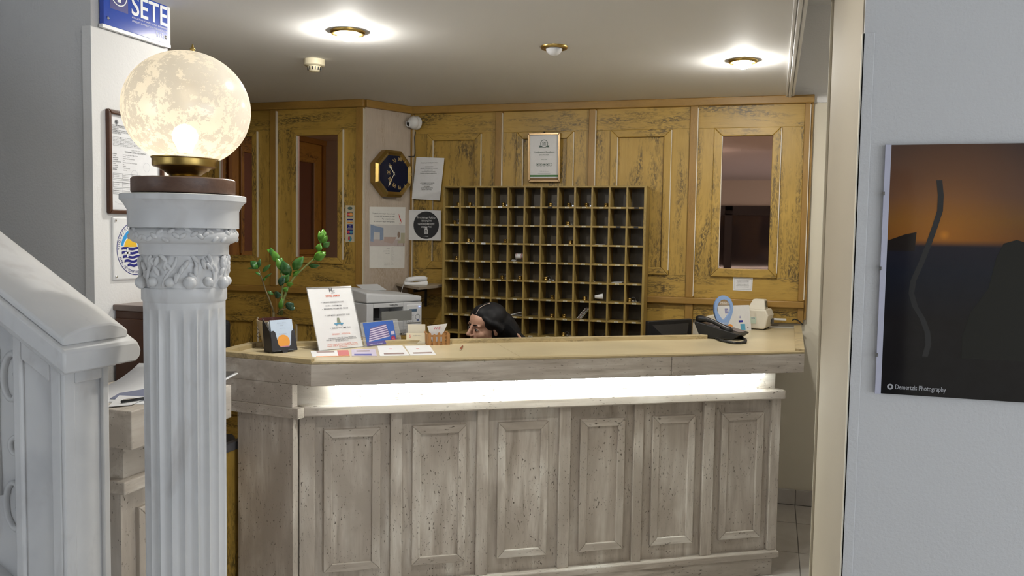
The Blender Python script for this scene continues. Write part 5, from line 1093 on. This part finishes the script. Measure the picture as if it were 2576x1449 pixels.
oo = drop((.055, .145, .068, .145)); ii = drop((.040, .140, .052, .066))
mb = MB(); n = len(oo)
for y_ in (-.006, .006): mb.add([(x, y_, z) for x, z in oo]+[(x, y_, z) for x, z in ii], [])
for k in range(n):
    j = (k+1) % n; mb.f += [(k, j, n+j, n+k), (2*n+j, 2*n+k, 3*n+k, 3*n+j), (j, k, 2*n+k, 2*n+j), (n+k, n+j, 3*n+j, 3*n+k)]
mb.build('ring', plain('pale_blue_plastic', (.30,.46,.80), .25), t)
mb = MB()
for y_ in (.007, .010): mb.add([(x*1.06, y_, z*1.01) for x, z in oo]+[(x*1.03, y_, .14+(z-.14)*1.05) for x, z in ii], [])
for k in range(n):
    j = (k+1) % n; mb.f += [(k, j, n+j, n+k), (2*n+j, 2*n+k, 3*n+k, 3*n+j), (j, k, 2*n+k, 2*n+j), (n+k, n+j, 3*n+j, 3*n+k)]
mb.build('clear_rim', CHROME, t)
MB().xprism(ii, .001, .003).build('clear_disc', ACR, t)
mb = MB(); text(mb, 'Miles', .005, .165, .022, -.0005, w=.05); text(mb, 'Aegean', .0, .055, .013, -.0075, w=.045); mb.build('white_print', WPRINT, t); MB().prism([(-.03,-.02),(.03,-.02),(.03,.035),(-.03,.035)], 0, .003).build('foot', ACR, t)
# ---- cream cash till
c = atz(1850, 830, TZ); t = thing('cash_till', 'cream fiscal till with raised display hood near the wall', 'cash register', (-.165, 5.315, TZ), math.radians(-12))
MB().xprism([(-.215,.012),(-.205,.004),(.135,.004),(.150,.012),(.165,.085),(.150,.120),(-.02,.118),(-.10,.088),(-.205,.062),(-.22,.05)], -.055, .10).build('body', CREAMPL, t, bevel=.008, seg=3)
MB().add([(.035,-.035,.118),(.140,-.035,.118),(.140,.05,.118),(.035,.05,.118),(.065,-.02,.178),(.132,-.02,.178),(.132,.04,.178),(.065,.04,.178)], [(3,2,1,0),(4,5,6,7),(0,1,5,4),(1,2,6,5),(2,3,7,6),(3,0,4,7)]).build('display_hood', CREAMPL, t, bevel=.004)
o = MB().box(0, .002, -.018, .022, -.018, .018).build('display', plain('lcd_grey', (.08,.09,.08), .2), t); o.location = (.1375, .008, .150); o.rotation_euler = (0, -.13, 0)
MB().box(-.155, -.02, -.0575, -.054, .018, .060).build('front_panel', CREAMPL, t, bevel=.003); box('sticker', plain('pale_green_sticker', (.60,.72,.60), .5), t, .06, .095, -.0562, -.0548, .035, .075)
mb = MB(); text(mb, 'MINI', .0775, .064, .010, -.0566, res=1); mb.build('sticker_text', NAVY, t); box('vent', DGREY, t, .155, .166, .06, .10, .03, .06)
for k in range(8): o = MB().box(-.006, .006, -.006, .006, 0, .004).build('key', DGREY, t); o.location = (-.145+.026*(k % 4), .01+.03*(k//4), .070+.0095*(k % 4)); o.rotation_euler = (0, -.38, 0)
for x_ in (-.15, .12): box('rubber_foot', BLK, t, x_, x_+.02, -.045, .09, 0, .005)
tag(box('cable_trunking', WPL, None, -.06, .09, YB-.055, YB-.038, 1.145, 1.157, .002), 'white cable trunking along the wall behind the till', 'trunking')
pw = [Vector(aty(x, y, YB-.05)) for x, y in ((1993,806),(1998,803),(2006,805),(2013,811),(2020,817))]; tag(MB().tube(pw, .004, 7).build('power_cable', BLK), 'short black cable leaving the counter at the wall corner', 'cable')
# ---- staff desks, monitor
sd = thing('staff_desk', 'low wooden staff worktop behind the reception counter', 'desk', A0, CA); box('worktop', WH, sd, .15, 1.93, .505, .80, .70, .735, .003); box('panel', WV, sd, .15, .18, .51, .78, 0, .70); box('panel', WV, sd, 1.88, 1.91, .51, .78, 0, .70)
d2 = thing('monitor_desk', 'low wooden desk along the back wall under the monitor', 'desk', (-1.0, 4.83, 0)); box('worktop', WH, d2, 0, .60, 0, .58, .70, .735, .003); box('panel', WV, d2, .02, .05, .02, .56, 0, .70); box('panel', WV, d2, .55, .58, .02, .56, 0, .70)
m0, m1_ = atd(1632, 812, 4.88), atd(1742, 798, 5.08); a = math.atan2(m1_[1]-m0[1], m1_[0]-m0[0]); L_ = float(np.linalg.norm((m1_-m0)[:2])); zt2 = float((m0[2]+m1_[2])/2)
t = thing('computer_monitor', 'back of a black computer monitor rising behind the counter', 'monitor', (m0[0], m0[1], .735), a); hh = zt2-.735
o = MB().box(0, L_, .0, .03, .10, hh).build('screen_case', BLK, t, bevel=.006); MB().add([(.03,0,.13),(L_-.03,0,.13),(L_-.03,0,hh-.025),(.03,0,hh-.025),(.08,-.035,.17),(L_-.08,-.035,.17),(L_-.08,-.035,hh-.08),(.08,-.035,hh-.08)], [(4,5,6,7),(0,1,5,4),(1,2,6,5),(2,3,7,6),(3,0,4,7)]).build('rear_bulge', BLK, t)
box('screen', plain('dark_screen', (.01,.012,.015), .1), t, .012, L_-.012, .03, .0315, .115, hh-.012); box('stem', BLK, t, L_/2-.03, L_/2+.03, -.02, .0, .012, .17, .003); box('foot', BLK, t, L_/2-.11, L_/2+.11, -.08, .10, 0, .012, .004)
# ---- printer on its table
pz = atd(923, 750, 5.0); PRZ = math.radians(57.5); zb3 = 1.02
pt = thing('printer_table', 'plain wooden stand under the multifunction printer', 'table', (pz[0], pz[1], 0), PRZ); box('top', WH, pt, -.04, .43, -.02, .285, zb3-.03, zb3, .003); box('panel', WV, pt, -.02, .0, 0, .27, 0, zb3-.03); box('panel', WV, pt, .39, .41, 0, .27, 0, zb3-.03)
t = thing('office_printer', 'light grey multifunction printer beside the slanted wall', 'printer', (pz[0], pz[1], zb3), PRZ); Hf = float(pz[2])-zb3; PWd = .389
DK2 = DGREY
mb = MB().box(0, .045, 0, .27, .0, Hf-.035).box(.255, PWd, 0, .27, 0, Hf-.035).box(.045, .255, 0, .27, 0, .085).box(.045, .255, 0, .27, Hf-.062, Hf-.035).box(.045, .255, .16, .27, .085, Hf-.062); mb.build('body', GREYPL, t, bevel=.004)
box('tray_recess', plain('printer_slot_grey', (.24,.24,.23), .5), t, .046, .254, .10, .159, .0855, .092); box('toner_drum', BLK, t, .05, .145, .09, .155, .10, Hf-.07, .006)
MB().add([(0,0,Hf-.033),(PWd,0,Hf-.033),(PWd,.27,Hf-.033),(0,.27,Hf-.033),(.0,.005,Hf+.028),(PWd,.0,Hf),(PWd,.265,Hf+.01),(.0,.265,Hf+.055)], [(3,2,1,0),(4,5,6,7),(0,1,5,4),(1,2,6,5),(2,3,7,6),(3,0,4,7)]).build('scanner_lid', GREYPL, t, bevel=.010, seg=3)
box('control_panel', plain('panel_white', (.70,.71,.73), .4), t, .275, .378, -.008, .002, .072, Hf-.05, .006)
box('display', plain('lcd_blue', (.10,.16,.24), .15), t, .293, .345, -.0095, -.0078, Hf-.093, Hf-.077); MB().lathe([(.0005,0),(.006,0),(.006,.002)], 14).build('power_light', plain('led_blue', (.2,.3,1), .4, emit=(.25,.35,1), es=2.5), t).location = (.365, -.0085, Hf-.065); t.children[-1].rotation_euler = (math.pi/2, 0, 0)
o = MB().torus((0,0,0), .016, .0018, 24, 6, Matrix.Rotation(math.pi/2, 3, 'X')).build('dial_ring', plain('grey_line', (.45,.46,.48), .5), t); o.location = (.352, -.009, Hf-.125)
kb2 = MB().box(-.0045, .0045, -.001, .001, -.003, .003).mesh('key'); kb2.materials.append(plain('key_light', (.52,.53,.55), .5))
for i in range(4):
    for j in range(3): o = link(bpy.data.objects.new('key', kb2), t); o.location = (.290+.014*j, -.0092, Hf-.115-.012*i)
box('start_key', plain('key_blue', (.16,.20,.36), .4), t, .345, .362, -.010, -.008, .083, .092, .002)
mb = MB(); text(mb, 'SAMSUNG', .185, Hf-.052, .013, -.001, bold=.02); mb.build('brand_lettering', DGREY, t)
mb = MB(); rect(mb, .05, PWd-.03, .0505, .0515, -.0008); rect(mb, .12, .26, .026, .0272, -.0008); mb.build('seams', plain('seam_grey', (.3,.3,.31), .5), t); box('tray_handle', plain('handle_grey', (.5,.51,.53), .4), t, .19, .27, -.004, 0, .012, .035, .003)
box('blue_sticker', LBLUE, t, .345, .365, -.001, 0, .045, .052); o = MB().box(0, .16, 0, .003, 0, .10).build('paper_flap', GREYPL, t); o.location = (.10, .19, Hf+.03); o.rotation_euler = (math.radians(-72), 0, math.radians(4))
box('paper_notch', BLK, t, .225, .245, -.0012, 0, -.0+.004, .024)
# ---- corner shelf with white phone
SHZ = 1.295; q3 = [atz(985.6, 712, SHZ), atz(1054.6, 723, SHZ)]
t = thing('corner_shelf', 'small pale shelf in the corner carrying the white phone', 'shelf', (-2.3, 5.25, SHZ))
MB().prism([(-.155,.085),(.145,-.225),(.172,.0),(.172,.187),(-.090,.187)], -.018, 0).build('board', m_wood('shelf_wood', True, (.52,.44,.34), (.44,.37,.28), (.3,.24,.18), amount=.2), t, bevel=.002)
box('bracket', BLK, t, .02, .032, -.02, .185, -.05, -.018); box('bracket', BLK, t, .02, .032, .17, .187, -.16, -.018)
pp_ = aty(1047, 708, 5.22); t = thing('white_phone', 'white slimline phone lying on the corner shelf', 'phone', (pp_[0], pp_[1], SHZ), math.radians(24))
MB().xprism([(-.075,.0),(.072,.0),(.078,.010),(.075,.030),(.045,.026),(.01,.020),(-.03,.018),(-.075,.022),(-.080,.010)], -.03, .03).build('base', WPL, t, bevel=.006, seg=3)
MB().tube([(-.070,0,.030),(-.05,0,.035),(.0,0,.043),(.05,0,.045),(.072,0,.040)], [.012,.017,.016,.018,.012], 14).build('handset', WPL, t, True)
tag(MB().tube([Vector(aty(x, y, 5.17)) for x, y in ((1020,703),(1017,712),(1013,722),(1010,735),(1008,760))], .0022, 6).build('phone_cord', WPL), 'thin white phone cord dropping from the corner shelf', 'cord')
# ---- office chairs
def chair(nm, lab, loc, rz, backz):
    t = thing(nm, lab, 'chair', loc, rz, None); FAB = plain('black_fabric', (.012,.012,.014), .7)
    MB().box(-.22, .22, -.21, .21, .43, .49).build('seat', FAB, t, bevel=.03, seg=3); MB().box(-.20, .20, .19, .245, backz-.42, backz).build('backrest', FAB, t, bevel=.03, seg=4)
    box('back_bar', BLK, t, -.025, .025, .20, .24, .40, backz-.20, .004); MB().tube([(0,0,.10),(0,0,.43)], .025, 14).build('gas_column', CHROME, t)
    for k in range(5):
        b = 2*math.pi*k/5; MB().tube([(0,0,.10),(.26*math.cos(b),.26*math.sin(b),.06)], [.022,.014], 8).build('leg', BLK, t); MB().ell((.26*math.cos(b),.26*math.sin(b),.027), (.027,.027,.027), 12, 8).build('castor', BLK, t, True)
    return t
cp_ = atd(556, 850, 4.35); chair('office_chair', 'black office chair behind the counter left of the plant', (cp_[0]-.26, cp_[1]+.13, 0), math.radians(40), 1.135)
# ================================================================== receptionist
HD = atd(1222, 823, 4.55); pr = thing('person', 'person with long black hair looking down behind the counter, hand at the hair', 'person', (HD[0], HD[1], 0), YAW); hz = float(HD[2])
def remesh(mb, voxel, name, mat, parent, smooth=4):
    me = mb.mesh('tmp'); o = bpy.data.objects.new('tmp', me); COL.objects.link(o)
    r = o.modifiers.new('r', 'REMESH'); r.mode = 'VOXEL'; r.voxel_size = voxel; r.use_smooth_shade = True
    s = o.modifiers.new('s', 'SMOOTH'); s.iterations = smooth; s.factor = .5
    bpy.context.view_layer.update(); m2 = bpy.data.meshes.new_from_object(o.evaluated_get(bpy.context.evaluated_depsgraph_get())); bpy.data.objects.remove(o); bpy.data.meshes.remove(me)
    m2.name = name; m2.materials.clear(); return finish(name, m2, mat, parent, True)
HM = Matrix.Translation((0,0,hz)) @ Matrix.Rotation(math.radians(13), 4, 'Y') @ Matrix.Rotation(math.radians(-50), 4, 'Z') @ Matrix.Rotation(math.radians(12), 4, 'X')
HR = HM.to_3x3()
def mskin():
    mt, nt, b = newmat('skin'); n_ = noise(nt, coords(nt), 60, 3); nt.links.new(mixc(nt, n_, (.52,.29,.20), (.60,.35,.25)), b.inputs['Base Color']); b.inputs['Roughness'].default_value = .45; return mt
SKIN = mskin(); bd = MB()
def H(c, r, seg=20, rings=14, rot=None): bd.ell(HM @ Vector(c), r, seg, rings, HR @ rot if rot else HR)
H((0,.012,.038), (.073,.092,.084)); H((0,-.026,-.030), (.060,.064,.078)); H((0,-.070,-.092), (.024,.020,.018)); H((0,-.050,.040), (.058,.044,.050))
for s_ in (-1, 1):
    H((.036*s_,-.058,-.026), (.026,.026,.026)); H((.030*s_,-.078,.020), (.024,.012,.008)); H((.011*s_,-.103,-.034), (.008,.010,.007)); H((.030*s_,-.076,-.002), (.017,.012,.012))
    H((.0745*s_,.014,-.006), (.008,.018,.028)); H((.080*s_,.020,.004), (.005,.012,.018)); H((.050*s_,-.012,-.070), (.020,.035,.030))
bd.tube([HM @ Vector(q) for q in ((0,-.090,.020),(0,-.100,-.002),(0,-.112,-.022),(0,-.114,-.031))], [.008,.009,.011,.012], 12)
H((0,-.113,-.030), (.011,.010,.009)); H((0,-.092,-.062), (.022,.014,.008)); H((0,-.091,-.074), (.019,.013,.008))
neck = HM @ Vector((0,.020,-.06))
SH, HP = Vector((.10,.11,.93)), Vector((.22,.24,.50)); LS, RS = Vector((.20,-.02,.90)), Vector((0,.24,.90))
bd.tube([neck, neck.lerp(SH,.5)+Vector((0,0,.01)), SH], [.052,.050,.062], 16)
bd.ell(SH.lerp(HP,.22), (.125,.135,.13), 20, 14); bd.ell(SH.lerp(HP,.55), (.115,.12,.13), 20, 14); bd.ell(HP+Vector((0,0,.05)), (.15,.15,.12), 20, 14)
bd.tube([LS, SH, RS], [.058,.07,.058], 14)
LE, LH = Vector((.29,.02,.72)), Vector((.205,.055,1.045)); RE, RHd = Vector((-.10,.18,.70)), Vector((-.20,-.12,.760))
bd.tube([LS, LS.lerp(LE,.5), LE], [.052,.044,.038], 14); bd.tube([LE, LE.lerp(LH,.4), LH], [.038,.034,.024], 14)
bd.tube([RS, RS.lerp(RE,.5), RE], [.052,.044,.038], 14); bd.tube([RE, RE.lerp(RHd,.4), RHd], [.038,.034,.024], 14)
def handmesh(w_, d, side, nrm, curl):
    d = d.normalized(); side = side.normalized()
    bd.ell(w_+d*.045, (.040,.014,.044), 14, 10, Matrix((side, nrm, d)).transposed())
    for k, (o_, ln) in enumerate(((-.030,.066),(-.010,.074),(.010,.070),(.029,.056))):
        b0_ = w_+d*.078+side*o_; b1_ = b0_+d*ln*.45+nrm*curl*.010; b2_ = b1_+d*ln*.32+nrm*curl*.022; b3_ = b2_+d*ln*.16+nrm*curl*.022
        bd.tube([b0_-d*.02, b0_, b1_, b2_, b3_], [.0092,.0092,.0085,.0078,.0062], 10); bd.ell(b3_, .0062, 8, 6)
    tb = w_+d*.03-side*.035; bd.tube([tb+side*.015, tb, tb-side*.020+d*.022+nrm*curl*.012, tb-side*.024+d*.046+nrm*curl*.022], [.012,.0115,.0098,.0078], 10)
handmesh(LH, Vector((-.55,-.05,.62)), Vector((.55,.35,.5)).cross(Vector((-.55,-.05,.62))), Vector((-.6,-.6,-.5)).normalized(), 1.0)
handmesh(RHd, Vector((-.4,-.85,0)), Vector((-.85,.4,0)), Vector((0,0,-1)), .35)
fdir = Vector((-.78,-.60,0)); sd_ = Vector((.6,-.78,0))
for s_ in (-1, 1):
    h0 = HP+sd_*.09*s_+Vector((0,0,.02)); k0 = h0+fdir*.40; k0.z = .50; a0_ = k0+fdir*.02; a0_.z = .09
    bd.tube([h0, h0.lerp(k0,.5), k0], [.085,.075,.055], 16); bd.tube([k0, k0.lerp(a0_,.35), a0_], [.054,.052,.036], 14); bd.tube([a0_-fdir*.03-Vector((0,0,.05)), a0_+fdir*.10-Vector((0,0,.055)), a0_+fdir*.17-Vector((0,0,.065))], [.034,.032,.022], 12)
remesh(bd, .0045, 'body', SKIN, pr, 3)
cl_ = MB(); TOP = plain('dark_navy_fabric', (.012,.013,.022), .8); TRS = plain('charcoal_fabric', (.03,.03,.034), .8)
cl_.ell(SH.lerp(HP,.22), (.140,.150,.14), 20, 14); cl_.ell(SH.lerp(HP,.55), (.128,.133,.14), 20, 14); cl_.ell(HP+Vector((0,0,.09)), (.165,.165,.10), 20, 14); cl_.tube([LS, SH-Vector((0,0,.012)), RS], [.070,.078,.070], 14)
cl_.tube([LS, LS.lerp(LE,.5), LE], [.064,.056,.050], 14); cl_.tube([LE, LE.lerp(LH,.5)], [.050,.044], 14); cl_.tube([RS, RS.lerp(RE,.5), RE], [.064,.056,.050], 14); cl_.tube([RE, RE.lerp(RHd,.7)], [.050,.040], 14)
remesh(cl_, .008, 'sweater', TOP, pr, 4)
tr_ = MB(); tr_.ell(HP+Vector((0,0,.03)), (.165,.165,.11), 20, 14)
for s_ in (-1, 1):
    h0 = HP+sd_*.09*s_+Vector((0,0,.02)); k0 = h0+fdir*.40; k0.z = .50; a0_ = k0+fdir*.02; a0_.z = .10
    tr_.tube([h0, h0.lerp(k0,.5), k0], [.095,.085,.066], 16); tr_.tube([k0, k0.lerp(a0_,.35), a0_], [.065,.062,.050], 14)
remesh(tr_, .009, 'trousers', TRS, pr, 4)
hr = MB(); HAIR = plain('black_hair', (.006,.006,.008), .6, spec=.3)
def Hh(c, r): hr.ell(HM @ Vector(c), r, 24, 16, HR)
Hh((0,.030,.050), (.083,.095,.084)); Hh((0,.050,.010), (.079,.080,.085)); Hh((.0,-.012,.074), (.068,.070,.052)); Hh((-.055,.0,.045), (.030,.055,.050)); Hh((.055,.0,.045), (.030,.055,.050))
for s_ in (-1, 1): hr.tube([HM @ Vector(q) for q in ((.050*s_,-.060,.070),(.068*s_,-.035,.045),(.076*s_,.005,.030),(.074*s_,.040,.0))], [.012,.018,.022,.03], 10)
hpts = [HM @ Vector((.0,.06,.02)), Vector((.095,.055,hz+.000)), Vector((.135,.060,hz-.035)), Vector((.170,.060,hz-.070)), Vector((.215,.070,hz-.090)), Vector((.26,.09,hz-.098))]
hr.tube(hpts, [.085,.075,.058,.040,.026,.012], 18)
remesh(hr, .005, 'hair', HAIR, pr, 6)
prt = [HM @ Vector(q) for q in ((.012,-.0805,.082),(.014,-.062,.1135),(.015,-.030,.1285),(.014,.005,.1345))]
MB().tube(prt, .0018, 6).build('hair_parting', plain('pale_scalp', (.42,.33,.29), .6), pr)
for s_ in (-1, 1):
    MB().ell(HM @ Vector((.030*s_,-.0835,-.001)), (.0125,.0055,.0060), 16, 10, HR).build('eye', plain('eye_white', (.55,.50,.48), .2), pr, True); MB().ell(HM @ Vector((.029*s_,-.0872,-.0025)), (.0052,.003,.0050), 12, 8, HR).build('iris', plain('dark_iris', (.012,.008,.006), .15), pr, True)
    MB().tube([HM @ Vector(q) for q in ((.016*s_,-.0875,.003),(.030*s_,-.0905,.0062),(.045*s_,-.083,.001))], [.0012,.0022,.0010], 6).build('eyelash', BLK, pr); MB().tube([HM @ Vector(q) for q in ((.012*s_,-.0925,.020),(.030*s_,-.0915,.0265),(.048*s_,-.0800,.020))], [.0028,.0030,.0012], 6).build('eyebrow', HAIR, pr)
LIP = plain('lip_red', (.42,.10,.09), .4); MB().ell(HM @ Vector((0,-.1005,-.0625)), (.019,.0065,.0048), 16, 8, HR).build('upper_lip', LIP, pr, True); MB().ell(HM @ Vector((0,-.0995,-.0735)), (.016,.0065,.0055), 16, 8, HR).build('lower_lip', LIP, pr, True)
wc = inv_ = Matrix.Translation(pr.location) @ Matrix.Rotation(YAW, 4, 'Z'); hpw = wc @ HP
chair('office_chair', 'black office chair under the person behind the counter', (hpw.x, hpw.y, 0), YAW+math.radians(-52), .86).location.z = -.02
bpy.context.view_layer.update()
